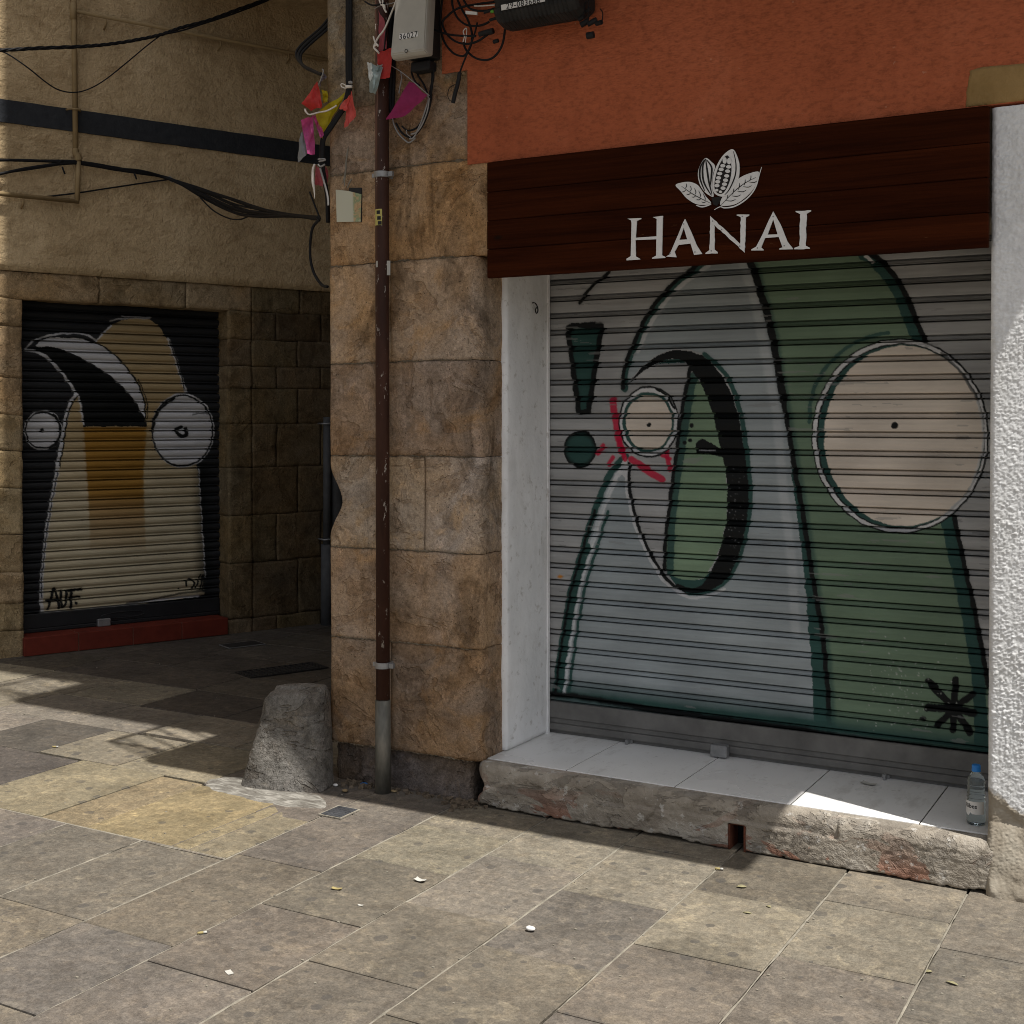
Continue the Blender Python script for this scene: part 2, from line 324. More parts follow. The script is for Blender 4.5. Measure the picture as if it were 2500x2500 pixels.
M['step_concrete'] = g.fin(c, .95, g.bump(g.m2('SUBTRACT', g.m2('ADD', n2, g.noise(50, 6, .7)), g.m2('MULTIPLY', ml, .6)), .8, .01), 0, .12)
plain('terracotta', (.15, .055, .033), .9, 0, .1, .6, 20, .6, .008)
g = G('white_tile'); n = g.noise(3, 6, .6)
c = g.mix(g.ramp(g.noise(14, 7, .7, vec=g.vec((1, .35, 1))), [(.55, 0.0), (.70, .40)]), g.ramp(n, [(.3, (.76, .75, .73)), (.7, (.84, .835, .815))]), (.44, .41, .37)); c = g.mix(g.ramp(g.noise(60, 3, .7), [(.66, 0.0), (.72, .5)]), c, (.30, .27, .23))
M['white_tile'] = g.fin(c, g.ramp(n, [(.3, .22), (.7, .42)]), g.bump(g.noise(8, 3), .04, .004), 0, .45)
g = G('red_tile'); n = g.noise(9, 7, .65)
M['red_tile'] = g.fin(g.ramp(n, [(.3, (.105, .018, .010)), (.7, (.16, .027, .015))]), .65, g.bump(g.noise(60, 4), .15, .003), 0, .2)
g = G('sign_wood'); n1 = g.noise(3, 7, .62, vec=g.vec((.35, 1, 9)), dist=.6); n2 = g.noise(14, 6, .7, vec=g.vec((.25, 1, 14)))
c = g.mix(1.0, g.ocol(), g.ramp(n1, [(.3, .55), (.5, 1.0), (.72, 1.35)]), 'MULTIPLY')
c = g.mix(1.0, c, g.ramp(n2, [(.3, .75), (.6, 1.1)]), 'MULTIPLY')
kn = g.vor(2.6, 'Distance', vec=g.vec((1, 1, 2.2), (0, 0, .3)))
c = g.mix(g.ramp(kn, [(.02, .8), (.075, 0.0)]), c, (.010, .006, .004))
c = g.mix(g.ramp(g.noise(30, 5, .7, vec=g.vec((.5, 1, 1.3))), [(.70, 0.0), (.76, .5)]), c, (.20, .10, .05))
M['sign_wood'] = g.fin(c, .85, g.bump(n2, .25, .004), 0, .04)
plain('sign_white', (.74, .73, .71), .7, 0, .3, .12, 30, .3, .002)
plain('sign_ink', (.012, .010, .009), .7, 0, .3, .2)
g = G('pipe_brown'); n = g.noise(12, 7, .65, vec=g.vec((1, 1, .3))); n2 = g.noise(26, 6, .75, vec=g.vec((1.4, 1.4, .5), (1, 3, 7)))
c = g.ramp(n, [(.3, (.030, .012, .008)), (.7, (.062, .026, .017))])
c = g.mix(g.ramp(n2, [(.62, 0.0), (.645, .8)]), c, (.42, .38, .34))
M['pipe_brown'] = g.fin(c, .6, g.bump(n2, .25, .002), 0, .2)
g = G('pipe_grey'); n = g.noise(10, 7, .7, vec=g.vec((1, 1, .35)))
M['pipe_grey'] = g.fin(g.ramp(n, [(.3, (.07, .066, .054)), (.5, (.14, .135, .115)), (.72, (.26, .24, .20))]), .6, g.bump(n, .2, .003), .25, .4)
plain('galvanised', (.30, .30, .30), .5, .5, .5, .35, 20)
plain('dark_pipe', (.085, .086, .088), .6, 0, .14, .3)
plain('gas_pipe', (.27, .195, .10), .7, 0, .2, .2, 12, .1)
plain('cable_black', (.012, .012, .013), .6, 0, .14, .3, 30, .1)
plain('cable_grey', (.27, .26, .25), .6, 0, .3, .25, 30, .1)
plain('string_white', (.66, .62, .56), .9, 0, .1, .2, 60, .1)
plain('box_grey', (.40, .385, .34), .55, 0, .4, .14, 9, .08)
plain('box_dark', (.030, .029, .028), .6, 0, .14, .4, 12, .2)
plain('label_white', (.72, .71, .68), .6, 0, .3, .08)
plain('ink', (.015, .015, .016), .6, 0, .3, .1)
plain('green_plastic', (.12, .42, .05), .4, 0, .4, .1)
plain('rubber', (.02, .02, .021), .6, 0, .14, .3)
plain('blue_cap', (.02, .22, .66), .4, 0, .45, .12)
plain('iron', (.060, .062, .068), .65, .3, .45, .5, 16, .5, .004)
plain('iron_dark', (.030, .028, .027), .75, .2, .3, .4, 16, .4, .004)
plain('aluminium', (.17, .165, .155), .6, .2, .3, .35, 9, .2, .002)
plain('dark_void', (.010, .010, .010), .9)
plain('debris', (.16, .125, .09), .95, 0, .1, .6, 40, .6)
plain('paper', (.44, .43, .39), .85, 0, .2, .1)
plain('leaf', (.27, .245, .14), .8, 0, .2, .35, 40)
plain('paper_yellow', (.33, .27, .12), .8, 0, .2, .2)
plain('sticker_yellow', (.46, .40, .12), .6, 0, .3, .3, 60)
plain('cement', (.19, .157, .112), .95, 0, .12, .35, 5, .5, .006)
g = G('poster'); n1 = g.noise(26, 4, .6, dist=.8); x, y, z = g.xyz()
pz = g.ramp(g.n('ShaderNodeMapRange', {0: x, 1: -3.36, 2: -3.285}).outputs[0], [(.42, 0.0), (.55, 1.0)])
c = g.mix(pz, (.50, .49, .38), g.ramp(n1, [(.30, (.16, .11, .05)), (.45, (.50, .34, .18)), (.56, (.22, .28, .15)), (.70, (.46, .45, .30))]))
M['poster'] = g.fin(c, .6, None, 0, .35)
def mk_cloth(name, c, tr=.45):
    g = G(name); n = g.noise(30, 5, .6); col = g.mix(1.0, c, g.ramp(n, [(.3, .8), (.7, 1.12)]), 'MULTIPLY')
    g.fin(col, .55, None, 0, .35)
    t = g.n('ShaderNodeBsdfTranslucent', {0: col}); mx = g.n('ShaderNodeMixShader', {0: tr})
    g.t.links.new(g.p.outputs[0], mx.inputs[1]); g.t.links.new(t.outputs[0], mx.inputs[2]); g.t.links.new(mx.outputs[0], g.out.inputs[0]); M[name] = g.m
for nm, c in (('flag_red', (.62, .05, .045)), ('flag_coral', (.80, .13, .11)), ('flag_pink', (.62, .10, .32)), ('flag_magenta', (.40, .03, .15)), ('flag_yellow', (.55, .46, .015)), ('flag_grey', (.32, .34, .36)), ('flag_teal', (.34, .43, .43)), ('flag_white', (.78, .82, .80)), ('flag_violet', (.20, .17, .20)), ('flag_rose', (.46, .10, .12))): mk_cloth(nm, c)
g = G('shutter_paint'); at = g.n('ShaderNodeAttribute', attribute_name='paint')
n1 = g.noise(4, 7, .65, vec=g.vec((.5, .5, 2.0))); n2 = g.noise(40, 6, .75, vec=g.vec((.3, .3, 2.4)))
c = g.mix(1.0, at.outputs['Color'], g.ramp(n1, [(.3, .84), (.7, 1.08)]), 'MULTIPLY')
c = g.mix(g.ramp(n2, [(.66, 0.0), (.74, .4)]), c, g.mix(1.0, c, (.45, .44, .42), 'MULTIPLY'))
M['shutter_paint'] = g.fin(c, g.ramp(n1, [(.3, .5), (.7, .68)]), g.bump(n2, .06, .002), 0, .16)
g = G('pet'); M['pet'] = g.fin((.80, .90, .93), .06, None, 0, .5, IOR=1.22, Transmission_Weight=.94)
g = G('water'); M['water'] = g.fin((.93, .97, .98), .0, None, 0, .5, IOR=1.33, Transmission_Weight=1.0)

# ================================================================== THE GROUND
R = random.Random(5)
V, Fc = box(-70, 70, -70, 70, -.30, -.055)
tagp(add('ground', V, Fc, M['ground'], origin=(0, 0, -.055)), kind='structure')
pav = add('pavement', *box(-9.0, 1.6, .6, 9.5, -.075, -.044), M['ground'], origin=(-3, 4, -.044)); tagp(pav, kind='structure')
XC = [.46, .055, -.35, -.757, -1.163, -1.574, -1.968, -2.362, -2.774, -3.165, -3.58]
YJ = {-.35: [3.97, 3.46, 2.95], .055: [3.70, 3.2], .46: [3.4, 3.95], -.757: [4.175, 3.675, 3.17], -1.163: [4.055, 3.54, 3.03], -1.574: [4.35, 3.83, 3.31, 2.79],
      -1.968: [4.0, 3.475, 2.96], -2.362: [4.18, 3.755, 3.235, 2.725], -2.774: [4.14, 3.565, 2.84], -3.165: [3.49, 2.85]}
SLABS = []
def column(xl, xr, joints, top, bottom):
    ys = sorted(joints); 
    while ys[-1] < top - .3: ys.append(ys[-1] + .50 + R.uniform(-.02, .05))
    ys[-1] = max(ys[-1], top) if ys[-1] > top - .15 else ys[-1]
    if ys[-1] < top: ys.append(top)
    while ys[0] > bottom: ys.insert(0, ys[0] - .51 - R.uniform(-.02, .05))
    for a, b in zip(ys[:-1], ys[1:]): SLABS.append([xl, xr, a, b, None])
keys = [.46, .055, -.35, -.757, -1.163, -1.574, -1.968, -2.362, -2.774, -3.165]
for i, k in enumerate(keys):                       # YJ key = right edge of the column
    xl = XC[i + 1]
    jl = YJ[k]
    top = 4.62 if k > -3.2 else 3.50
    column(xl, k, jl, top, 1.2)
SHIFT = {}
xl = -3.58
for i in range(12):                                 # columns left of the corner, below the border joint
    xr = xl; xl = xr - .405
    column(xl, xr, [3.50 if True else 0, 2.9 + R.uniform(-.2, .2)], 3.50, 1.2)
# the rows beyond the border joint, corner and alley
SLABS += [[-4.14, -3.89, 3.50, 4.17, 'Y'], [-3.89, -3.43, 3.50, 4.15, 'Y'], [-3.43, -3.345, 3.50, 4.13, 'Y'], [-3.345, -3.165, 3.50, 4.11, 'y'],
          [-4.66, -4.14, 3.50, 4.19, 'y'], [-5.22, -4.66, 3.73, 4.17, 'D'], [-5.22, -4.66, 3.50, 3.73, None], [-5.46, -4.96, 4.17, 4.67, 'D'], [-4.96, -4.45, 4.19, 4.66, 'L'],
          [-4.45, -3.9, 4.19, 4.70, 'y'], [-3.9, -3.46, 4.17, 4.70, None], [-3.46, -3.165, 4.11, 4.62, 'L']]
x = -5.22
while x > -8.6: SLABS.append([x - .42, x, 3.50, 4.17, R.choice(['L', None, 'y'])]); x -= .42
x = -5.46
while x > -8.6: SLABS.append([x - .45, x, 4.17, 4.67, R.choice(['L', None])]); x -= .45
y = 4.67
while y < 9.2:
    h = .46; x = -3.40 + R.uniform(-.2, 0)
    first = True
    while x > -8.6:
        w = R.choice([.52, .6, .66]); x1 = -3.40 if first else x; first = False
        SLABS.append([x - w, x1, y + (.03 if y < 4.7 and x1 > -4.45 else 0), y + h, 'A' if (y > 5.5 or x1 > -5.2) and y > 4.9 else 'L']); x -= w  # 'A' slabs: the alley's shade is put into their colour
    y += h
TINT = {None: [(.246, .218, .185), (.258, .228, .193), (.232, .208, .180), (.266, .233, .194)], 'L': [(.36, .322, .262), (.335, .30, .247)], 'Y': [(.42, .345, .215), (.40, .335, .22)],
        'y': [(.36, .315, .23)], 'D': [(.165, .147, .128)], 'A': [(.150, .130, .108), (.165, .145, .12), (.14, .122, .102)]}  # 'A' tints are darkened to carry the alley shade
nsl = 0
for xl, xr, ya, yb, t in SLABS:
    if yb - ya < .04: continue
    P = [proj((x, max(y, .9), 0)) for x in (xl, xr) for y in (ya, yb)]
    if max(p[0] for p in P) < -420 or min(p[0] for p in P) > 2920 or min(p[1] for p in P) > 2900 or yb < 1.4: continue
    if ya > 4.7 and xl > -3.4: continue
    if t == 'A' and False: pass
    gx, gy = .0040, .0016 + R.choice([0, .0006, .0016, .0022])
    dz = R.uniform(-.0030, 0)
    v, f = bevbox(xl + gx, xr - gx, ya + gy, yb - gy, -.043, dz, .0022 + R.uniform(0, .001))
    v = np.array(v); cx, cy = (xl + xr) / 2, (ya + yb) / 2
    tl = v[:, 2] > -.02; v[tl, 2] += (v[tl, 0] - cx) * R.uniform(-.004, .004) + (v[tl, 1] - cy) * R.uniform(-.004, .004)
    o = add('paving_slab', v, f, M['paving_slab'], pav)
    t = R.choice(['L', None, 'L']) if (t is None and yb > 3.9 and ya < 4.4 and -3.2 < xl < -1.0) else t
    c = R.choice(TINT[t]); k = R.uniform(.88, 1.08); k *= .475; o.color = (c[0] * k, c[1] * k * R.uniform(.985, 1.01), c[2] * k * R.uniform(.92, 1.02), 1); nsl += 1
# pale mortar pointing along the column joints
def mortar(x, y0, y1, w=.0064):
    n = int((y1 - y0) / .03); ys = np.linspace(y0, y1, n + 1)
    wl = w * (.55 + .9 * np.abs(fbm(np.stack([np.full(n + 1, x), ys, ys * 0], 1), 9, 3, 3)) * 2.2); top = -.0022 + .006 * fbm(np.stack([ys, ys * 0 + x, ys * 0], 1), 11, 3, 8)
    wl = wl * np.clip((fbm(np.stack([ys * 0 + x * 3, ys, ys * 0], 1), 5, 3, 77) + .20) * 6, .0, 1)
    V = []; Fc = []; x0 = x; xj = x + .006 * fbm(np.stack([ys, ys * 0 + x0, ys * 0], 1), 13, 3, 78)
    for i in range(n + 1):
        x = xj[i]; V += [(x - wl[i], ys[i], top[i] - .003), (x, ys[i], top[i]), (x + wl[i], ys[i], top[i] - .003)]
    for i in range(n): Fc += [(3 * i, 3 * i + 1, 3 * i + 4, 3 * i + 3), (3 * i + 1, 3 * i + 2, 3 * i + 5, 3 * i + 4)]
    add('mortar_joint', V, Fc, M['mortar'], pav, smooth=True)
for x in XC[3:10]: mortar(x, 1.3, 4.46)
for i in range(6): mortar(-3.58 - .405 * i, 1.3, 3.5)
def mortar_x(x0, x1, y, w=.009):
    n = int((x1 - x0) / .03); xs = np.linspace(x0, x1, n + 1); V = []; Fc = []
    wl = w * (.5 + 2 * np.abs(fbm(np.stack([xs, xs * 0 + y, xs * 0], 1), 9, 3, 4)))
    for i in range(n + 1): V += [(xs[i], y - wl[i], -.004), (xs[i], y, -.0012), (xs[i], y + wl[i], -.004)]
    for i in range(n): Fc += [(3 * i, 3 * i + 3, 3 * i + 4, 3 * i + 1), (3 * i + 1, 3 * i + 4, 3 * i + 5, 3 * i + 2)]
    add('mortar_joint', V, Fc, M['mortar'], pav, smooth=True)
mortar_x(-6.4, -3.165, 3.50)
def patch(name, poly, z, mat, parent, th=.003, jag=.01, seed=0):
    P = crom(poly, 6, True); P = P + np.stack([fbm(np.c_[P, P[:, :1] * 0], 14, 3, seed), fbm(np.c_[P, P[:, :1] * 0], 14, 3, seed + 9)], 1) * jag * 2
    c = P.mean(0); n = len(P); V = [(c[0], c[1], z + th)]; Fc = []
    for s, zz in ((.55, z + th), (.9, z + th * .8), (1.0, z - .002)): V += [(*(c + (p - c) * s), zz) for p in P]
    for i in range(n):
        j = (i + 1) % n; Fc += [(0, 1 + i, 1 + j)]
        for r in (0, 1): Fc.append((1 + r * n + i, 1 + (r + 1) * n + i, 1 + (r + 1) * n + j, 1 + r * n + j))
    return add(name, V, Fc, mat, parent, smooth=True)
patch('cement_smear', [(-3.93, 4.235), (-3.80, 4.12), (-3.58, 4.085), (-3.38, 4.095), (-3.20, 4.15), (-3.30, 4.25), (-3.6, 4.33), (-3.80, 4.33)], 0, M['smear'], pav, .004, .03, 2)

# ================================================================== SHOP BUILDING
YW = 4.505; XL = -3.455; XJ = -2.69; XP = -.70; ZS = .176
shop = thing('shop_building', (-1.7, YW, 0), 'corner building with orange stucco above a sandstone corner pillar and white shop jambs', 'building')
# stone pillar, course by course
courses = [(-.04, .167, (.17, .145, .115)), (.169, .632, (.33, .235, .135)), (.634, 1.028, (.36, .265, .160)), (1.03, 1.43, (.385, .295, .175)), (1.432, 1.832, (.345, .245, .140)), (1.834, 2.260, (.385, .275, .150)), (2.262, 2.658, (.375, .250, .125)), (2.66, 3.55, (.33, .235, .135))]
def notch(P):
    P = P.copy(); z = P[:, 2]; w = np.clip(1 - np.abs((z - 1.235) / .155), 0, 1); w = w * w * (3 - 2 * w)
    l = np.clip((-3.25 - P[:, 0]) / .2, 0, 1) ** 2; P[:, 0] += .062 * w * l; return P
def corner(P, r=.045):  # noqa                               # worn round arris towards the shop door
    P = P.copy(); dx = P[:, 0] - (XJ - r); dy = (YW + r) - P[:, 1]; m = (dx > 0) & (dy > 0) & (r > .001)
    k = np.maximum(dx, dy) / (np.hypot(dx, dy) + 1e-9); P[m, 0] = XJ - r + (dx * k)[m]; P[m, 1] = YW + r - (dy * k)[m]
    Q = P * [1, 1, 0]; P[:, 2] += .013 * fbm(Q, 5, 4, 301) + .008 * fbm(Q, 40, 3, 302); Q = P * [0, 1, 1]; P[:, 0] += .006 * fbm(Q, 14, 3, 303); return P
for i, (z0, z1, c) in enumerate(courses):
    if i == 3:
        bl = [(XL, -2.963, z0, z1, (.375, .295, .18)), (-2.957, XJ, z0, z1, (.40, .315, .20))]
    elif i == 0:
        bl = [(XL + .01, -3.22, z0, z1, c), (-3.21, -2.74, z0, z1, c)]
    elif i == 7: bl = [(XL, -2.746, z0, z1, c)]
    elif i == 6: bl = [(XL, -2.637, z0, z1, c)]
    elif i in (1, 5): bl = [(XL, -3.134, z0, z1, c), (-3.132, XJ, z0, z1, (c[0] * .96, c[1] * .97, c[2]))]
    else: bl = [(XL, XJ, z0, z1, c)]
    for j, (a, b, z0_, z1_, cc) in enumerate(bl):
        big = b >= XJ - .001
        wf = (lambda P: corner(notch(P))) if i == 3 and j == 0 else (corner if i != 6 else (lambda P: corner(P, 1e-6)))
        V, Fc = roughbox(a, b, YW + (.02 if i == 0 else 0), 4.80, z0_, z1_, .014, .0025 if i else .02, .0013 if i else .012, 60, i * 7 + j, 'flrtd', wf, None, .0010 if i else .014, 6)
        o = add('stone_block', V, Fc, M['sandstone'], shop, True, True); kk = [.95, 1.0, 1.14, 1.18, 1.06, 1.2, 1.12, 1.04][i]; gy = [0, .05, .05, .15, .12, .1, 0, .05][i]; mm = sum(cc) / 3 * .72; o.color = tuple(kk * w_ * (ch * .76 * (1 - gy) + mm * gy) for ch, w_ in zip(cc, (1.16, 1.20, 1.46))) + (1,)
for zj in (.168, .633, 1.029, 1.431, 1.833, 2.261, 2.659):
    xs_ = np.arange(XL + .004, XJ - .03, .006); Q = np.stack([xs_, xs_ * 0 + YW, xs_ * 0], 1); zc = zj + .013 * fbm(Q, 5, 4, 301) + .008 * fbm(Q, 40, 3, 302)
    hw = .0075 * np.clip(fbm(Q + zj * 7, 22, 3, 310) * 3.2 + .35, 0, 1.3); V = []; Fc = []
    for k_ in range(len(xs_)): V += [(xs_[k_], YW + .004, zc[k_] - hw[k_] - .001), (xs_[k_], YW - .0012 - .004 * hw[k_] / .0075, zc[k_] + .002 * math.sin(k_ * 1.7)), (xs_[k_], YW + .004, zc[k_] + hw[k_] + .001)]
    for k_ in range(len(xs_) - 1): b_ = 3 * k_; Fc += [(b_, b_ + 3, b_ + 4, b_ + 1), (b_ + 1, b_ + 4, b_ + 5, b_ + 2)]
    add('mortar_joint', V, Fc, M['old_mortar'], shop)
V, Fc = roughbox(-3.462, -3.16, YW - .008, 4.6, 2.94, 3.56, .03, .006, .002, 12, 3, 'flrtd'); add('cement_facing', V, Fc, M['sandstone'], shop, True, True).color = (.215, .183, .138, 1)
V, Fc = roughbox(-2.86, -2.748, YW - .004, 4.6, 2.985, 3.03, .012, .012, .006, 22, 4, 'flrtd'); add('cement_facing', V, Fc, M['sandstone'], shop, True, True).color = (.24, .20, .15, 1)
add('core_wall', *join(box(-3.43, XJ - .02, 4.79, 5.4, 0, 3.55), box(-3.44, 6, 5.36, 14, 0, 14), box(-3.44, 6, 4.70, 5.36, 3.5, 14), box(XJ - .02, XP + .02, 4.545, 5.03, 2.28, 3.5), box(XP + .03, 6, 4.60, 5.36, 0, 3.5)), M['cement'], shop)
poly = [(-2.744, 2.640), (6, 2.640), (6, 14), (-3.455, 14), (-3.455, 3.555), (-2.868, 3.555), (-2.868, 3.028), (-2.744, 3.028)]
add_prism('orange_wall', [(x, 4.50, z) for x, z in poly], (0, .2, 0), M['orange_stucco'], shop)
add('ochre_patch', *roughbox(-.775, 3, 4.4985, 4.54, 2.642, 2.765, .012, .0015, .0012, 30, 6, 'flrtd', lambda P: P + np.stack([.03 * fbm(P * [0, 0, 1], 16, 3, 8), P[:, 0] * 0, (P[:, 2] > 2.70) * .02 * fbm(P * [1, 0, 0], 14, 3, 7)], 1)), M['ochre_patch'], shop, True, True)
add('corner_shadow_strip', *box(-3.462, -3.05, 4.452, 4.55, 8.4, 14.0), M['cement'], shop)  # unseen strip added high up to shift the corner's shadow on the alley wall
# unseen block added over the alley to cut its skylight
add_prism('alley_sky_blocker', [(-3.445, 6.5, 4.7), (-3.445, 13.9, 4.7), (-3.50, 13.9, 4.7), (-6.74, 6.5, 4.7)], (0, 0, 9.3), M['alley_plaster'], shop)
# white jamb on the left, rough white pier on the right
def jambw(P): return P
V, Fc = roughbox(XJ - .05, -2.668, 4.690, 5.085, ZS + .002, 2.30, .02, .010, .003, 12, 11, 'flrtd', None, None, .004, 2.5); add('jamb', V, Fc, M['white_jamb'], shop, True, True)
def pier():
    res = .0034; xs = np.arange(XP, -.15, res); zs = np.arange(0, 2.634, res)
    X, Z = np.meshgrid(xs, zs, indexing='ij'); X = X.ravel(); Z = Z.ravel(); P = np.stack([X, X * 0, Z], 1)
    worn = np.clip((.37 - .75 * (X - XP) + .16 * fbm(P, 9, 4, 40) - Z) * 25, 0, 1)
    var = .55 + 1.1 * np.clip(fbm(P, 5, 2, 29) + .4, 0, 1); st = .0020 * var * (1 - .4 * worn) * (np.abs(fbm(P * [1, 1, 1.15], 120, 2, 21)) * 5 - .5) + .0014 * fbm(P, 210, 1, 22) + .004 * fbm(P, 6, 3, 23)
    flare = .045 * np.clip(1 - Z / .24, 0, 1) ** .7 * (1 + .6 * fbm(P, 12, 3, 9))
    Y = YW - st + .007 * worn - flare
    ed = np.clip((X - XP) / .018, 0, 1); Y += .012 * (1 - ed) ** 2
    brk = 0 * X; _u = (np.abs(X + .615 + .5 * (Z - .09)) < .022 + .03 * fbm(P, 20, 3, 31)) & (Z < .15) | ((Z < .075 + .08 * fbm(P, 15, 3, 33)) & (np.abs(X + .58) < .05))
    Y = Y + .022 * brk
    V = np.stack([X, Y, Z], 1); n, m = len(xs), len(zs); idx = np.arange(n * m).reshape(n, m)
    Fc = np.stack([idx[:-1, :-1], idx[1:, :-1], idx[1:, 1:], idx[:-1, 1:]], -1).reshape(-1, 4)
    # return face into the opening and top
    nb = len(V); V2 = np.stack([np.full(m, XP + .004), np.full(m, 5.1), zs], 1); V = np.concatenate([V, V2])
    F2 = [(idx[0, j], idx[0, j + 1], nb + j + 1, nb + j) for j in range(m - 1)]
    nt = len(V); V3 = np.stack([xs, np.full(n, 4.62), np.full(n, zs[-1])], 1); V = np.concatenate([V, V3])
    F3 = [(idx[i, -1], idx[i + 1, -1], nt + i + 1, nt + i) for i in range(n - 1)]
    return V, list(map(tuple, Fc.tolist())) + F2 + F3
add('pier', *pier(), M['white_stucco'], shop, True)
add('pier_continuation', *box(-.155, 6, 4.50, 4.61, 0, 2.632), M['white_stucco'], shop)
# balconies on the floors above (they shade the shop front)
def balcony(z):
    x0, x1, yf = -2.783, .08, 3.758
    o = add('balcony', *join(box(x0, x1, yf, YW, z, z + .15), box(x0 + .03, x1 - .03, yf + .04, YW, z - .0, z + .149)), M['cement'], shop)
    P = []
    for zz in (z + .20, z + 1.08): P += [box(x0 + .01, x1 - .01, yf + .015, yf + .04, zz, zz + .03), box(x0 + .01, x0 + .035, yf + .04, YW, zz, zz + .03), box(x1 - .035, x1 - .01, yf + .04, YW, zz, zz + .03)]
    n = 28
    for i in range(n):
        x = x0 + .02 + (x1 - x0 - .04) * i / (n - 1); P.append(box(x - .007, x + .007, yf + .02, yf + .034, z + .15, z + 1.08))
    for xx in (x0 + .022, x1 - .022):
        for i in range(1, 7): y = yf + .11 * i; P.append(box(xx - .007, xx + .007, y - .007, y + .007, z + .15, z + 1.08))
    add('railing', *join(*P), M['iron'], o)
for z in (3.5, 7.05, 10.6): balcony(z)
# doorstep with tiles
def step():
    res = .0055; xs = np.arange(-2.715, XP + .02, res); zs = np.concatenate([np.arange(0, .172, res), [.1725]]); n, m = len(xs), len(zs)
    X, Z = np.meshgrid(xs, zs, indexing='ij'); X = X.ravel(); Z = Z.ravel(); P = np.stack([X, X * 0, Z], 1)
    Y = 4.482 + .030 * np.clip((Z - .13) / .05, 0, 1) ** 2 + .008 * fbm(P, 7, 4, 50) + .005 * fbm(P * [1, 1, 1.6], 60, 3, 51)
    ridge = .098 + .03 * fbm(P * [1, 0, 0], 3, 4, 52) + .012 * np.sin(X * 3)           # the broken render layer
    Y += .010 * (Z > ridge) * (X < -1.2)
    und = .004 + .05 * np.clip(fbm(P * [1, 0, 0], 6, 4, 53) + .03, 0, 1) + .012 * fbm(P * [1, 0, 0], 40, 3, 58)
    Y += .045 * np.clip((und - Z) / .006, 0, 1)
    h0, h1 = ony(1777, 2050, 4.48)[0], ony(1819, 2050, 4.48)[0]
    hole = (X > h0) & (X < h1) & (Z < .098); Y = np.where(hole, Y + .11, Y)
    le = np.clip((-2.66 - X) / .055, 0, 1); cut = .055 * np.exp(-((Z - .075) / .035) ** 2) + .02 * fbm(P, 20, 3, 55)
    X2 = X + le * np.maximum(cut, 0); Y = Y + le ** 2 * .05
    V = np.stack([X2, Y, Z], 1); idx = np.arange(n * m).reshape(n, m)
    Fc = np.stack([idx[:-1, :-1], idx[1:, :-1], idx[1:, 1:], idx[:-1, 1:]], -1).reshape(-1, 4).tolist()
    nb = len(V); V = np.concatenate([V, np.stack([xs, np.full(n, 5.12), np.full(n, .168)], 1)])
    Fc += [(idx[i, -1], idx[i + 1, -1], nb + i + 1, nb + i) for i in range(n - 1)]
    nl = len(V); V = np.concatenate([V, np.stack([np.full(m, -2.715), np.full(m, 4.80), zs], 1)])
    Fc += [(idx[0, j + 1], idx[0, j], nl + j, nl + j + 1) for j in range(m - 1)]
    return V, Fc, h0, h1
V, Fc, h0, h1 = step()
stp = add('doorstep', V, Fc, M['step_concrete'], shop, True)
tx = [-2.70, -2.322, -1.854, -1.397, -.937, XP - .004]
for a, b in zip(tx[:-1], tx[1:]):
    add('floor_tile', *bevbox(a + .0022, b - .0022, 4.572, 5.10, .160, ZS, .0012), M['white_tile'], stp)
plain('dark_grout', (.07, .064, .056), .95, 0, .1, .4, 40)
for xg in tx[1:-1]: add('grout_line', *box(xg - .003, xg + .003, 4.574, 5.09, .1685, .1735), M['dark_grout'], stp)
# terracotta drain channel in the step
hm = (h0 + h1) / 2
add('drain_mouth', *join(box(h0 - .001, h0 + .006, 4.487, 4.60, .0, .094), box(h1 - .007, h1 + .001, 4.484, 4.60, 0, .100), box(h0 - .001, h1 + .001, 4.494, 4.60, .092, .102)), M['terracotta'], stp)
add('drain_back', *box(h0 + .006, h1 - .007, 4.575, 4.585, 0, .098), M['dark_void'], stp)

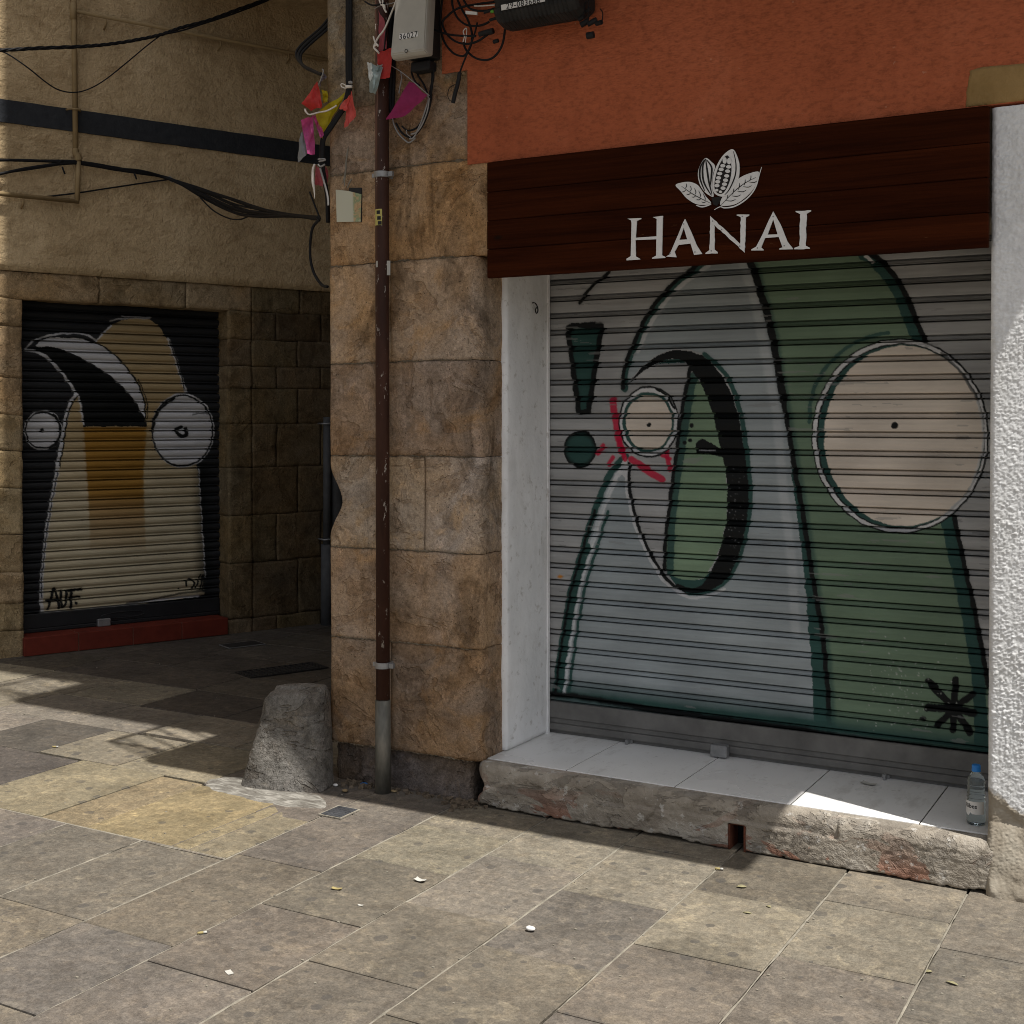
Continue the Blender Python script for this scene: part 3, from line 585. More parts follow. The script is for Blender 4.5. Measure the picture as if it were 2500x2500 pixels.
# ================================================================== painted roller shutters
def pip(P, poly):
    x, y = P[:, 0], P[:, 1]; ins = np.zeros(len(P), bool); n = len(poly)
    for i in range(n):
        x1, y1 = poly[i]; x2, y2 = poly[(i + 1) % n]
        if y1 == y2: continue
        c = ((y1 > y) != (y2 > y)); c &= x < (x2 - x1) * (y - y1) / (y2 - y1) + x1; ins ^= c
    return ins
def segd(P, pl):
    d = np.full(len(P), 1e9)
    for a, b in zip(pl[:-1], pl[1:]):
        ab = b - a; t = np.clip(((P - a) @ ab) / max(ab @ ab, 1e-9), 0, 1); d = np.minimum(d, np.linalg.norm(P - a - t[:, None] * ab, axis=1))
    return d
class Painter:
    def __init__(s, P, base):
        Q = np.c_[P, P[:, :1] * 0] / 100.0; s.P = P + np.stack([fbm(Q, 6, 3, 501), fbm(Q, 6, 3, 502)], 1) * 5.0 + np.stack([fbm(Q, 40, 2, 503), fbm(Q, 40, 2, 504)], 1) * 2.0   # unsteady hand
        s.C = np.tile(np.array(base, float), (len(P), 1))
    def near(s, pts, mg): 
        lo, hi = pts.min(0) - mg, pts.max(0) + mg
        return np.where((s.P[:, 0] > lo[0]) & (s.P[:, 0] < hi[0]) & (s.P[:, 1] > lo[1]) & (s.P[:, 1] < hi[1]))[0]
    def put(s, ix, a, c):
        a = np.clip(a, 0, 1)[:, None]; s.C[ix] = s.C[ix] * (1 - a) + np.array(c) * a
    def fill(s, pts, c, n=6, a=1.0, soft=0, curve=True, clip=None):
        pts = np.array(pts, float); pl = crom(pts, n, True) if curve else pts
        ix = s.near(pl, soft + 1)
        if len(ix) == 0: return
        ins = pip(s.P[ix], pl).astype(float)
        if soft:
            d = segd(s.P[ix], np.vstack([pl, pl[:1]])); ins = np.clip(.5 + np.where(ins > 0, d, -d) / soft, 0, 1)
        s.put(ix, ins * a, c)
    def line(s, pts, w, c, n=6, a=1.0, soft=1.2, curve=True, w2=None):
        pts = np.array(pts, float); pl = crom(pts, n) if curve and len(pts) > 2 else pts
        ix = s.near(pl, w + 12)
        if len(ix) == 0: return
        d = segd(s.P[ix], pl)
        if max(c) < .1 and w > 5: s.put(ix, .30 * np.clip(1 - d / (w * .5 + 9), 0, 1) ** 1.5, c)          # overspray
        s.put(ix, a * np.clip((w / 2 - d) / soft + .5, 0, 1), c)
    def ell(s, c, rx, ry, col, soft=1.5, a=1.0, ring=None, rot=0):
        c = np.array(c, float); ix = s.near(np.array([c - [rx, ry], c + [rx, ry]]), 8)
        if len(ix) == 0: return
        q = s.P[ix] - c
        if rot: cr, sr = math.cos(rot), math.sin(rot); q = np.stack([q[:, 0] * cr + q[:, 1] * sr, -q[:, 0] * sr + q[:, 1] * cr], 1)
        k = np.sqrt((q[:, 0] / rx) ** 2 + (q[:, 1] / ry) ** 2); d = (k - 1) * min(rx, ry)
        al = np.clip(-d / soft + .5, 0, 1) if ring is None else np.clip((ring / 2 - np.abs(d)) / soft + .5, 0, 1)
        s.put(ix, al * a, col)
def shutter_mesh(root, a0, a1, zlist, pitch, prof, cols, tfm, pxfn, paintfn, rows):
    """one mesh per slat; colour comes from the painter evaluated at each vertex's place on the shutter plane"""
    xs = np.linspace(a0, a1, cols); pz = np.array([p[0] for p in prof]); pd = np.array([p[1] for p in prof])
    t = np.unique(np.concatenate([np.linspace(0, 1, rows), pz])); dd = np.interp(t, pz, pd); allP = []; meshes = []
    for zt in zlist:
        z = zt - t * pitch; X, Z = np.meshgrid(xs, z, indexing='ij'); D = np.tile(dd, (cols, 1))
        jit = .0012 * math.sin(zt * 91.7)
        allP.append(np.stack([X.ravel(), (D + jit).ravel(), Z.ravel()], 1))
    A = np.concatenate(allP); W = tfm(A); u, v = pxfn(A)
    C = paintfn(np.stack([u, v], 1), A); k = len(allP[0]); nr = len(t)
    idx = np.arange(cols * nr).reshape(cols, nr); Fc = np.stack([idx[:-1, :-1], idx[:-1, 1:], idx[1:, 1:], idx[1:, :-1]], -1).reshape(-1, 4)
    for i in range(len(zlist)):
        m = bpy.data.meshes.new('slat'); P = W[i * k:(i + 1) * k] - ORG[root.name]
        m.vertices.add(k); m.vertices.foreach_set('co', P.ravel()); nf = len(Fc)
        m.loops.add(nf * 4); m.polygons.add(nf); m.loops.foreach_set('vertex_index', Fc.ravel().astype(np.int32))
        m.polygons.foreach_set('loop_start', (np.arange(nf) * 4).astype(np.int32)); m.polygons.foreach_set('loop_total', np.full(nf, 4, np.int32)); m.update(calc_edges=True)
        at = m.color_attributes.new('paint', 'FLOAT_COLOR', 'POINT'); cc = np.ones((k, 4)); cc[:, :3] = C[i * k:(i + 1) * k]; at.data.foreach_set('color', cc.ravel())
        m.materials.append(M['shutter_paint']); m.polygons.foreach_set('use_smooth', [False] * nf); m.validate()
        o = bpy.data.objects.new('slat', m); COL.objects.link(o); o.parent = root
# ---- shop shutter
YSH = 5.09
rs = thing('roller_shutter', ((XJ + XP) / 2, YSH, ZS), 'wide grey metal shutter painted with a green bird face, under the wooden shop sign', 'shutter')
Z6 = zoom(1250, 600, .67288); ZA = zoom(1320, 600, .31056); ZB = zoom(1320, 1100, .31056); ZC = zoom(1850, 600, .31056); ZD = zoom(1850, 1200, .31056)
GREY = (.31, .345, .355); GREEN = (.150, .218, .146); GRN2 = (.20, .285, .185); DKG = (.030, .078, .068); BLK = (.007, .008, .008); CREAM = (.68, .60, .51); WHT = (.60, .60, .60); RED = (.50, .006, .045)
def paint_shop(P, A):
    pr = Painter(P, (.355, .355, .35)); n = fbm(A * [1.2, 0, 14], 3, 4, 60); pr.C *= (1 + .5 * n)[:, None]
    st = fbm(A * [2.5, 0, 30], 4, 3, 66); pr.C *= (1 - .3 * (st > .2) * (fbm(A, 4, 3, 63) > .08))[:, None]
    cone_r = [(425, 790), (425, 860), (435, 930), (460, 1020), (500, 1110), (540, 1180), (590, 1235), (640, 1258)]
    outer = [(640, 1258), (700, 1257), (770, 1220), (815, 1150), (845, 1060), (862, 960), (862, 850), (847, 700), (820, 570), (770, 460), (700, 395), (620, 375), (560, 385), (480, 430), (405, 515)]
    left = [(405, 515), (403, 480), (415, 420), (435, 370), (470, 290), (520, 210), (580, 140), (640, 95), (690, 60)]
    spine = [(855, 40), (880, 100), (905, 180), (945, 330), (985, 560), (1025, 800), (1060, 1000), (1090, 1200), (1125, 1400), (1145, 1600), (1152, 1760)]
    cone_l = [(158, 1625), (175, 1480), (215, 1250), (260, 1090), (300, 960), (345, 850), (385, 790), (415, 765)]
    sm = lambda L: [tuple(p) for p in crom(L, 5)]
    grey = sm(spine) + [(600, 1720), (158, 1650)] + sm(cone_l) + sm(cone_r) + sm(outer) + sm(left)
    pr.fill(Z6(grey), GREY, curve=False)
    # bluish sheen low on the cone, pale halo near the lines
    redge = [(1300, 30), (1345, 60), (1420, 160), (1470, 280), (1500, 345), (1560, 700), (1605, 985), (1640, 1150), (1680, 1330), (1712, 1500), (1728, 1600)]
    green = sm(spine) + [(1728, 1850)] + sm(redge)[::-1]
    pr.fill(Z6(green), GREEN, curve=False)
    # strips of the right edge
    e1 = sm(redge[:5]); pr.line(Z6([(x - 26, y + 4) for x, y in redge[:5]]), 30 * .673 * 1.2, DKG); pr.line(Z6(redge[:5]), 13, BLK)
    pr.line(Z6([(1285, 40), (1305, 58)]), 9, WHT)
    pr.line(Z6([(x - 28, y) for x, y in redge[6:-1]] + [(1694, 1600), (1700, 1700), (1704, 1850)]), 32, DKG, curve=False); pr.line(Z6(redge[6:]), 12, BLK)
    # spine
    pr.fill(Z6([(1012, 800), (1030, 950), (1050, 1100), (1070, 1300), (1085, 1500), (1095, 1690), (1100, 1760), (1152, 1760), (1145, 1600), (1125, 1400), (1090, 1200), (1060, 1000), (1025, 800)]), DKG, curve=False)
    pr.line(Z6([(835, 50), (880, 200), (925, 430), (960, 620), (985, 900), (1015, 1150), (1030, 1400)]), 22, (.50, .52, .53), a=.45, soft=8)
    pr.line(Z6([(x + 10, y) for x, y in spine]), 18, DKG, a=.55, soft=8); pr.line(Z6(spine), 12, BLK)
    pr.line(Z6(spine[:5]), 18, BLK)
    # base band
    pr.fill(Z6([(140, 1588), (400, 1612), (700, 1650), (1095, 1692), (1200, 1720), (1728, 1790), (1728, 1860), (1150, 1790), (600, 1720), (140, 1660)]), DKG, curve=False, soft=46)
    # left cone edge and upper left curve
    pr.line(Z6([(x + 26, y) for x, y in cone_l[:7]]), 10, (.52, .55, .56), a=.8); pr.line(Z6([(x + 14, y) for x, y in cone_l[:4]]), 16, DKG); pr.line(Z6([(x + 48, y + 6) for x, y in cone_l[:5]]), 7, DKG)
    pr.line(Z6([(x + 34, y) for x, y in cone_l[:6]]), 5, WHT, a=.7)
    pr.line(Z6(cone_l), 15, DKG); pr.line(Z6(cone_l[:5]), 6, BLK)
    pr.fill(Z6([(412, 765), (425, 800), (425, 860), (400, 830), (375, 850), (345, 905), (360, 860), (390, 800)]), WHT, a=.8, curve=False)
    pr.line(Z6([(x - 9, y + 6) for x, y in cone_r]), 8, WHT, a=.85); pr.line(Z6(cone_r), 8, BLK)
    pr.line(Z6([(600, 1258), (650, 1276), (710, 1272), (770, 1245)]), 7, WHT, a=.8)
    pr.line(Z6([(x + 22, y + 12) for x, y in left[3:]]), 11, WHT, a=.6, soft=3); pr.line(Z6([(x + 5, y + 3) for x, y in left]), 17, DKG); pr.line(Z6(left), 10, BLK)
    pr.line(Z6([(355, 95), (300, 140), (268, 175), (247, 207)]), 8, BLK)
    # inner green with its dark line, black crescent
    pr.fill(Z6([(645, 455), (700, 520), (740, 620), (757, 700), (772, 780), (782, 900), (777, 1000), (760, 1085), (730, 1155), (700, 1205), (660, 1216), (600, 1212), (565, 1190), (553, 1170), (565, 1000), (590, 800), (612, 650), (630, 530)]), GRN2, curve=False)
    pr.line(Z6([(660, 470), (630, 650), (600, 850), (582, 1000), (572, 1180)]), 17, DKG, a=.9)
    pr.fill(Z6([(570, 1190), (620, 1212), (690, 1210), (720, 1180), (720, 1215), (680, 1240), (610, 1240)]), DKG)
    pr.line(Z6([(648, 445), (625, 560), (600, 730), (575, 920), (558, 1060), (553, 1175)]), 9, BLK)
    pr.line(Z6(outer[:11]), 12, DKG); 
    cres_in = [(425, 500), (470, 460), (530, 425), (580, 410), (630, 425), (665, 470), (700, 530), (735, 630), (750, 700), (768, 770), (780, 860), (780, 960), (768, 1050), (745, 1130), (715, 1195), (690, 1228), (650, 1242), (600, 1225)]
    cres_out = [(590, 1235), (640, 1258), (700, 1257), (768, 1220), (812, 1150), (840, 1060), (856, 960), (856, 850), (838, 700), (808, 570), (755, 465), (690, 400), (620, 380), (560, 388), (480, 432), (405, 520)]
    pr.fill(Z6(sm(cres_in) + sm(cres_out)), BLK, curve=False)
    pr.fill(Z6([(520, 432), (560, 412), (600, 410), (628, 424), (580, 424)]), DKG, curve=False)
    pr.fill(Z6([(668, 752), (670, 720), (690, 702), (725, 718), (770, 742), (790, 760), (770, 768), (720, 756)]), BLK, n=3); pr.line(Z6([(676, 742), (735, 742)]), 3, WHT, a=.6)
    for c in ((653, 652), (647, 706), (627, 716)): pr.ell(Z6([c])[0], 5.5, 5.5, BLK)
    # exclamation mark
    ex = Z6([(202, 297), (222, 291), (323, 286), (323, 300), (279, 600), (244, 605)])
    pr.fill(ex, DKG, curve=False); pr.line(ex + ex[:1], 13, BLK, curve=False)
    pr.ell(Z6([(248, 738)])[0], 40, 46, BLK); pr.ell(Z6([(248, 738)])[0], 33, 37, DKG, soft=10)
    # red scribble
    for L, w in (([(366, 560), (376, 630), (397, 745)], 17), ([(332, 724), (312, 752)], 11), ([(366, 768), (350, 796)], 10), ([(435, 775), (490, 815), (545, 848)], 17), ([(560, 745), (572, 812)], 12), ([(545, 760), (575, 772)], 9), ([(390, 700), (410, 775)], 12)):
        pr.line(Z6(L), w, RED, a=.92, soft=3)
    # eyes
    c = Z6([(497, 639)])[0]; pr.ell(c, 74, 88, BLK); pr.ell(c, 70, 83, WHT); pr.ell((c[0] - 1, c[1] + 1), 63, 74, DKG); pr.ell((c[0], c[1] + 1), 56, 67, CREAM); pr.ell(Z6([(497, 649)])[0], 5.8, 5.8, BLK)
    pr.line(Z6([(525, 520), (560, 545), (590, 590)]), 5, BLK)
    c = Z6([(1408, 690)])[0]
    pr.line(Z6([(1080, 640), (1085, 560), (1120, 470), (1190, 390), (1280, 335), (1365, 316)]), 9, DKG, a=.85)
    pr.ell((c[0] + 1, c[1]), 217, 239, BLK); pr.ell(c, 213, 235, WHT); pr.ell((c[0] + 2, c[1] + 1), 206, 227, BLK); pr.ell((c[0] + 3, c[1] + 1), 203, 224, DKG); pr.ell((c[0] + 9, c[1]), 194, 220, CREAM)
    pr.line(Z6([(1690, 560), (1712, 690), (1690, 800), (1650, 900), (1560, 985)]), 6, WHT, a=.7); pr.line(Z6([(1560, 390), (1630, 460), (1690, 560)]), 7, (.12, .12, .12), a=.8)
    pr.ell(Z6([(1389, 652)])[0], 9, 9, BLK)
    # asterisk tag
    for p in ((1340, 1490), (1555, 1480), (1690, 1590), (1700, 1745), (1670, 1895), (1535, 1875), (1412, 1838), (1335, 1702)): pr.line(ZD([(1545, 1705), p]), 17, BLK, curve=False)
    pr.ell(ZD([(1300, 1787)])[0], 8, 8, BLK)
    # chipped specks, orange spot, grime above the rail
    rr = random.Random(8)
    for k in range(150):
        x, y = rr.gauss(1130, 170), rr.gauss(1560, 200)
        if 560 < x < 1640 and 1000 < y < 1900: pr.ell(ZD([(x, y)])[0], rr.uniform(.8, 2.2), rr.uniform(.8, 2.2), (.48, .50, .46), a=rr.uniform(.3, .9))
    for k in range(60):
        x, y = rr.uniform(1480, 1610), rr.uniform(100, 1000); pr.ell(ZB([(x, y)])[0], rr.uniform(.5, 1.4), rr.uniform(.5, 1.4), (.3, .3, .3), a=.6)
    pr.ell(ZB([(160, 988)])[0], 6, 4, (.55, .22, .03), soft=4)
    pr.line(Z6([(140, 1628), (240, 1636), (420, 1668), (700, 1712), (1000, 1750), (1250, 1790), (1500, 1820), (1730, 1850)]), 14, BLK, soft=5)
    nz = fbm(A * [.8, 0, 20], 6, 4, 71); pr.C *= (1 + .22 * nz)[:, None]; pr.C *= (1 + .34 * fbm(A * [1, 0, 1], 5, 3, 73))[:, None]
    sc = (fbm(A * [9, 0, 60], 1.0, 3, 75) > .21) & (fbm(A * [1, 0, 1], 3, 2, 76) > .06); pr.C[sc] = pr.C[sc] * .55 + np.array((.30, .30, .29)) * .35
    return pr.C
prof = [(0, -.003), (.012, .0012), (.3, .003), (.60, .0015), (.640, -.001), (.645, -.034), (.725, -.034), (.730, -.013), (.86, -.004), (.895, .0015), (.912, .0028), (.918, .0), (.921, -.045), (.986, -.045), (.99, -.003), (1.0, -.001)]
P0 = 2.1903; PT = .0748; zl = [P0 + PT * 2 - PT * k for k in range(27)]
zl = [z for z in zl if z - PT > .300]
shutter_mesh(rs, XJ + .002, XP + .01, zl, PT, prof, 640, lambda A: np.stack([A[:, 0], YSH - A[:, 1], A[:, 2]], 1), lambda A: proj(np.stack([A[:, 0], np.full(len(A), YSH), A[:, 2]], 1)), paint_shop, 24)
zr = zl[-1] - PT
add('bottom_rail', *join(bevbox(XJ + .004, XP, YSH - .012, YSH + .02, .245, zr - .001, .004), bevbox(XJ + .004, XP, YSH - .004, YSH + .02, .222, .2455, .002), bevbox(XJ + .004, XP, YSH - .016, YSH + .02, .192, .222, .004), box(XJ + .004, XP, YSH + .002, YSH + .02, ZS, .192)), M['aluminium'], rs)
p = ony(1754, 1838, YSH - .05)
add('lock_box', *bevbox(p[0] - .036, p[0] + .036, YSH - .055, YSH - .013, ZS + .004, ZS + .054, .004), M['galvanised'], rs)
for uu in (1531, 2160):
    x = ony(uu, 1810, YSH - .03)[0]; add('floor_stop', *join(bevbox(x - .006, x + .006, YSH - .04, YSH, ZS, ZS + .022, .002), bevbox(x - .016, x + .016, YSH - .012, YSH - .002, ZS, ZS + .03, .002)), M['galvanised'], rs)
add('guide_channel', *box(XJ + .004, XJ + .028, YSH - .030, YSH - .014, ZS, 2.3), M['white_jamb'], rs)

# ================================================================== CORNER BUILDING ACROSS THE ALLEY
cb = thing('corner_building', tuple(WO + LT * 1.5), 'tan plastered building with a dark painted stripe above stone blocks across the alley', 'building')
def Lb(P): Q = np.asarray(P, float).copy(); Q[:, 1] *= -1; return Lw(Q)
A0, A1, ZO = .154, 1.63, 2.388; ZPL = 2.572
rows = lambda zs: list(zip(zs[:-1], zs[1:]))
RC = random.Random(11)
def stone(a0, a1, z0, z1, d0=.006, th=.30, seed=None, dark=1.0):
    s = RC.randint(0, 999)
    V, Fc = roughbox(a0 + .0005, a1 - .0005, d0 + RC.uniform(-.002, .003), th, z0 + .0008, z1 - .0008, .022, .002, .005, 16, s, 'flrtd', lambda P: P + np.stack([.010 * fbm(P * [0, 1, 1], 8, 3, 401), P[:, 1] * 0, .014 * fbm(P * [1, 1, 0], 7, 3, 402)], 1), Lb, .004, 3.5)
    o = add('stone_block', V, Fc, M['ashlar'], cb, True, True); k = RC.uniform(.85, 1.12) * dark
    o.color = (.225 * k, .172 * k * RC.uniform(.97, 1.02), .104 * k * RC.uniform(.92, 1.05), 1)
lx = [-1.5, -.75, -.02, .676, 1.307, 1.82]
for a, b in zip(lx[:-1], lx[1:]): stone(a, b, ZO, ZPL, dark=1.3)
zl_ = [-.04, .177, .361, .566, .82, 1.13, 1.377, 1.616, 1.863, 2.207, ZO]
for k, (a, b) in enumerate(rows(zl_)):
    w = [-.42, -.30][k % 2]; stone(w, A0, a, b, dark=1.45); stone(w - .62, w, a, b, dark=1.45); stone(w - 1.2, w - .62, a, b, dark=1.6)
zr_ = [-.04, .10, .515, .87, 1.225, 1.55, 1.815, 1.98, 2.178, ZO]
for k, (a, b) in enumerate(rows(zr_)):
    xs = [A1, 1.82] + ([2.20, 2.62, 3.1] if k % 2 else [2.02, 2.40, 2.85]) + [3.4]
    for c, d in zip(xs[:-1], xs[1:]): stone(c, d, a, b, dark=.75 if c < 1.8 else .5)  # right-hand stones darkened: the alley's shade is put into their colour
for c, d in ((1.82, 2.22), (2.22, 2.7), (2.7, 3.4)): stone(c, d, ZO, ZPL, dark=.6)  # these lintel stones also carry the alley shade in their colour
def Lbox(a0, a1, d0, d1, z0, z1): V, Fc = box(a0, a1, d0, d1, z0, z1); return Lb(np.array(V)), Fc
def wallplane(a0, a1, z0, z1, res, d0, th, amp, seed):
    return roughbox(a0, a1, d0, th, z0, z1, res, .006, .002, 8, seed, 'flrtd', None, Lb, amp, 1.6)
add('plaster_wall', *wallplane(-1.6, 9.5, ZPL, 5.2, .06, -.008, .4, .008, 7), M['alley_plaster'], cb, True, True)
add('upper_wall', *Lbox(-9, 9.5, -.004, .4, 5.2, 15), M['alley_plaster'], cb)
add('lower_wall', *Lbox(3.4, 9.5, .0, .4, -.05, ZPL), M['ashlar'], cb).color = (.24, .19, .12, 1)
add('core_wall', *join(Lbox(-9, 9.5, .36, 4.0, -.05, 15), Lbox(-9, -1.6, .0, .36, -.05, 5.2)), M['cement'], cb)
# painted stripe
nx = 90; aa = np.linspace(-1.55, 6, nx); top = 3.693 + .006 * fbm(np.stack([aa, aa * 0, aa * 0], 1), 9, 3, 3); bot = 3.543 + .006 * fbm(np.stack([aa, aa * 0, aa * 0], 1), 9, 3, 4)
Vs = []; 
for i in range(nx): Vs += [(aa[i], .0175, bot[i]), (aa[i], .0175, top[i]), (aa[i], .0, bot[i] - .002), (aa[i], .0, top[i] + .002)]
Fs = []
for i in range(nx - 1): k = 4 * i; Fs += [(k, k + 4, k + 5, k + 1), (k + 2, k + 6, k + 4, k), (k + 1, k + 5, k + 7, k + 3)]
add('painted_stripe', Lw(np.array(Vs)), Fs, M['stripe_paint'], cb)
# red tile sill
sx = [A0 - .01, .51, .89, 1.25, 1.605]
for a, b in zip(sx[:-1], sx[1:]):
    V, Fc = bevbox(a + .002, b - .002, -.032, .16, .002, .124, .003); add('sill_tile', Lb(np.array(V)), Fc, M['red_tile'], cb)
add('sill_bed', *Lbox(A0 - .006, 1.60, -.026, .17, .0, .1215), M['cement'], cb)
# ---- alley shutter
DS = .175
r2 = thing('roller_shutter', tuple(Lw(np.array([[.89, -DS, .125]]))[0]), 'narrow black shutter painted with a tan long-beaked bird, on the red tile sill', 'shutter')
T1 = zoom(40, 720, .26915); T2 = zoom(40, 1140, .26915)
TAN = (.36, .27, .145); TAN2 = (.46, .40, .275); OCH = (.27, .135, .018); BW = (.50, .50, .51)
def paint_alley(P, A):
    pr = Painter(P, (.020, .021, .023)); sm = lambda L: [tuple(p) for p in crom(L, 5)]
    body = T1([(720, 415), (790, 350), (860, 280), (950, 232), (1050, 215), (1200, 225), (1280, 270), (1340, 360), (1400, 450), (1430, 560), (1470, 680), (1510, 830), (1530, 890), (1560, 1200)]) + T2([(1640, 0), (1660, 180), (1680, 430), (1690, 700), (1700, 1000), (1705, 1160), (1500, 1195), (1000, 1262), (600, 1300), (225, 1335), (218, 1260), (225, 1000), (265, 700), (310, 340), (352, 60)]) + T1([(375, 1560), (430, 1200), (480, 1010), (530, 910), (548, 895), (590, 1020), (605, 1180), (900, 1190), (1185, 1190), (1165, 1010), (1140, 900), (1080, 770), (980, 640), (850, 510)])
    pr.fill(body, TAN, curve=False)
    v0, v1 = 720 + 1200 * .26915, 1140 + 1250 * .26915
    ins = pip(P, np.array(body)); t = np.clip((P[:, 1] - v0) / (v1 - v0) * 2.2, 0, 1)[:, None]
    pr.C[ins] = (np.array(TAN) * (1 - t) + np.array(TAN2) * t)[ins]
    x0 = 40 + 605 * .26915; och = T1([(602, 1192), (1190, 1192)]) + T2([(1160, 60), (1165, 300), (1175, 600), (1185, 760), (660, 760), (660, 600), (640, 200), (625, 0)])
    io = pip(P, np.array(och)); d = segd(P, np.vstack([np.array(och), np.array(och[:1])]))
    fade = np.clip((1140 + 800 * .26915 - P[:, 1]) / (560 * .26915), 0, 1) ** .75
    al = (np.clip(d / 4, 0, 1) * io * fade * .95)[:, None]; pr.C = pr.C * (1 - al) + np.array(OCH) * al
    # shading of spray on the right flank
    pr.line(T2([(1690, 0), (1690, 400), (1700, 800), (1710, 1100)]), 34, BLK, a=.55, soft=22)
    band_o = [(160, 470), (250, 402), (400, 382), (560, 390), (700, 425), (850, 510), (980, 640), (1080, 770), (1140, 900), (1165, 1010), (1168, 1130)]
    band_i = [(1150, 1100), (1080, 970), (960, 830), (820, 710), (640, 600), (470, 515), (330, 475), (160, 472)]
    beak = [(100, 500), (200, 480), (330, 475), (470, 515), (640, 600), (820, 710), (960, 830), (1080, 970), (1190, 1195), (600, 1195), (590, 1020), (550, 900), (450, 760), (330, 620), (240, 540)]
    pr.fill(T1(beak), BLK, curve=False); pr.fill(T1(sm(band_o) + sm(band_i)), BW, curve=False); pr.line(T1(band_o[2:]), 4, BLK)
    pr.line(T1([(x + 22, y - 4) for x, y in band_o[7:]]), 3, BLK)
    pr.line(T1([(80, 490), (140, 425), (220, 388), (320, 362), (450, 346), (600, 356), (710, 402)]), 4.5, BW, a=.8)
    pr.line(T1([(90, 502), (200, 522), (280, 575), (370, 660), (450, 760), (510, 840), (545, 900)]), 6.5, BW, a=.85)
    pr.line(T1([(720, 415), (790, 350), (860, 282)]), 4, BW); pr.line(T1([(850, 240), (950, 215), (1210, 215)]), 3, BW, a=.6); pr.line(T1([(950, 192), (1220, 205)]), 2.5, BW, a=.7)
    pr.line(T1([(1370, 400), (1420, 520), (1460, 640), (1500, 780), (1545, 885)]), 7, BW, a=.8); pr.line(T1([(1385, 420), (1440, 560), (1480, 690), (1522, 850)]), 3, BLK)
    pr.line(T1([(535, 905), (480, 1010), (440, 1170), (400, 1400), (370, 1560)]), 10, BW); pr.line(T1([(545, 915), (480, 1040), (450, 1180), (420, 1400), (390, 1560)]), 4, BLK)
    pr.line(T1([(560, 920), (590, 1040), (603, 1170)]), 5, BW, a=.8)
    pr.line(T2([(375, 0), (340, 200), (300, 400), (265, 660), (235, 940), (225, 1200), (232, 1320)]), 9, BW, a=.9); pr.line(T2([(375, 30), (340, 220), (300, 430), (262, 700), (232, 960), (226, 1180)]), 3, (.03, .035, .06))
    pr.line(T2([(1655, 0), (1665, 200), (1682, 480), (1700, 780), (1712, 1000)]), 3, BW, a=.7); pr.line(T2([(1668, 60), (1680, 300), (1695, 560)]), 2.5, BLK)
    pr.line(T2([(240, 1330), (600, 1302), (900, 1265), (1200, 1220), (1650, 1165)]), 6, BW, a=.85); pr.line(T2([(1000, 1240), (1300, 1185), (1520, 1140), (1700, 1120)]), 5, BLK, a=.8)
    # eyes
    c = T1([(243, 1228)])[0]; pr.ell(c, 47, 49, BW); pr.ell((c[0] - 1, c[1]), 42, 44, BLK, ring=4); pr.line(T1([(330, 1090), (385, 1150), (395, 1250), (370, 1340), (300, 1390)]), 6, BLK); pr.ell(T1([(234, 1230)])[0], 5, 5.5, BLK)
    c = T1([(1508, 1228)])[0]; pr.ell(c, 77, 91, BW); pr.ell((c[0] - 1, c[1] + 1), 74, 86, BLK, ring=4)
    pr.line(T1([(1240, 1240), (1260, 1120), (1330, 1010), (1430, 940)]), 6, BLK); pr.line(T1([(1600, 1085), (1700, 1075), (1760, 1080)]), 4, BLK, a=.7)
    pr.line(T1([(1495, 1200), (1452, 1225), (1460, 1260), (1500, 1280), (1538, 1265), (1535, 1215)]), 9, BLK)
    # tags
    for L, w in (([(282, 1292), (310, 1200), (345, 1100), (365, 1180), (388, 1278)], 6.5), ([(268, 1210), (380, 1205)], 5.5), ([(408, 1122), (402, 1200), (415, 1272), (445, 1240), (455, 1128)], 6.5), ([(495, 1275), (492, 1190), (498, 1118)], 6.5), ([(480, 1122), (592, 1105)], 6.5), ([(480, 1188), (575, 1178)], 6), ([(538, 1237), (542, 1238)], 7),
                 ([(1535, 1080), (1540, 1035), (1580, 1015), (1610, 1050), (1590, 1105)], 5), ([(1620, 1100), (1645, 1040), (1668, 975)], 4.5), ([(1660, 1110), (1690, 985)], 4), ([(1470, 1100), (1472, 1103)], 4), ([(1700, 1000), (1690, 1120), (1730, 1110)], 4)):
        pr.line(T2(L), w, BLK)
    nz = fbm(A * [1.2, 0, 9], 5, 4, 91); pr.C *= (1 + .3 * nz)[:, None]
    return pr.C
prof2 = [(0, -.004), (.03, .001), (.16, .007), (.32, .0095), (.48, .007), (.60, .001), (.64, -.005), (.68, -.008), (.72, -.004), (.79, .001), (.835, .0022), (.84, -.04), (.975, -.04), (.98, -.006), (1, -.003)]
PT2 = .0691; zl2 = [1.219 + PT2 * 18 - PT2 * k for k in range(60)]; zl2 = [z for z in zl2 if z - PT2 > .222]
shutter_mesh(r2, A0 - .01, A1 + .01, zl2, PT2, prof2, 300, lambda A: Lw(np.stack([A[:, 0], -DS + A[:, 1], A[:, 2]], 1)), lambda A: proj(Lw(np.stack([A[:, 0], np.full(len(A), -DS), A[:, 2]], 1))), paint_alley, 16)
plain('black_paint', (.016, .017, .019), .45, 0, .4, .3, 12, .1)
zb2 = zl2[-1] - PT2
V, Fc = join(bevbox(A0 + .002, A1 - .002, DS - .008, DS + .02, .150, zb2 - .001, .004), bevbox(A0 + .002, A1 - .002, DS - .014, DS + .02, .1255, .1495, .003)); add('bottom_rail', Lb(np.array(V)), Fc, M['black_paint'], r2)
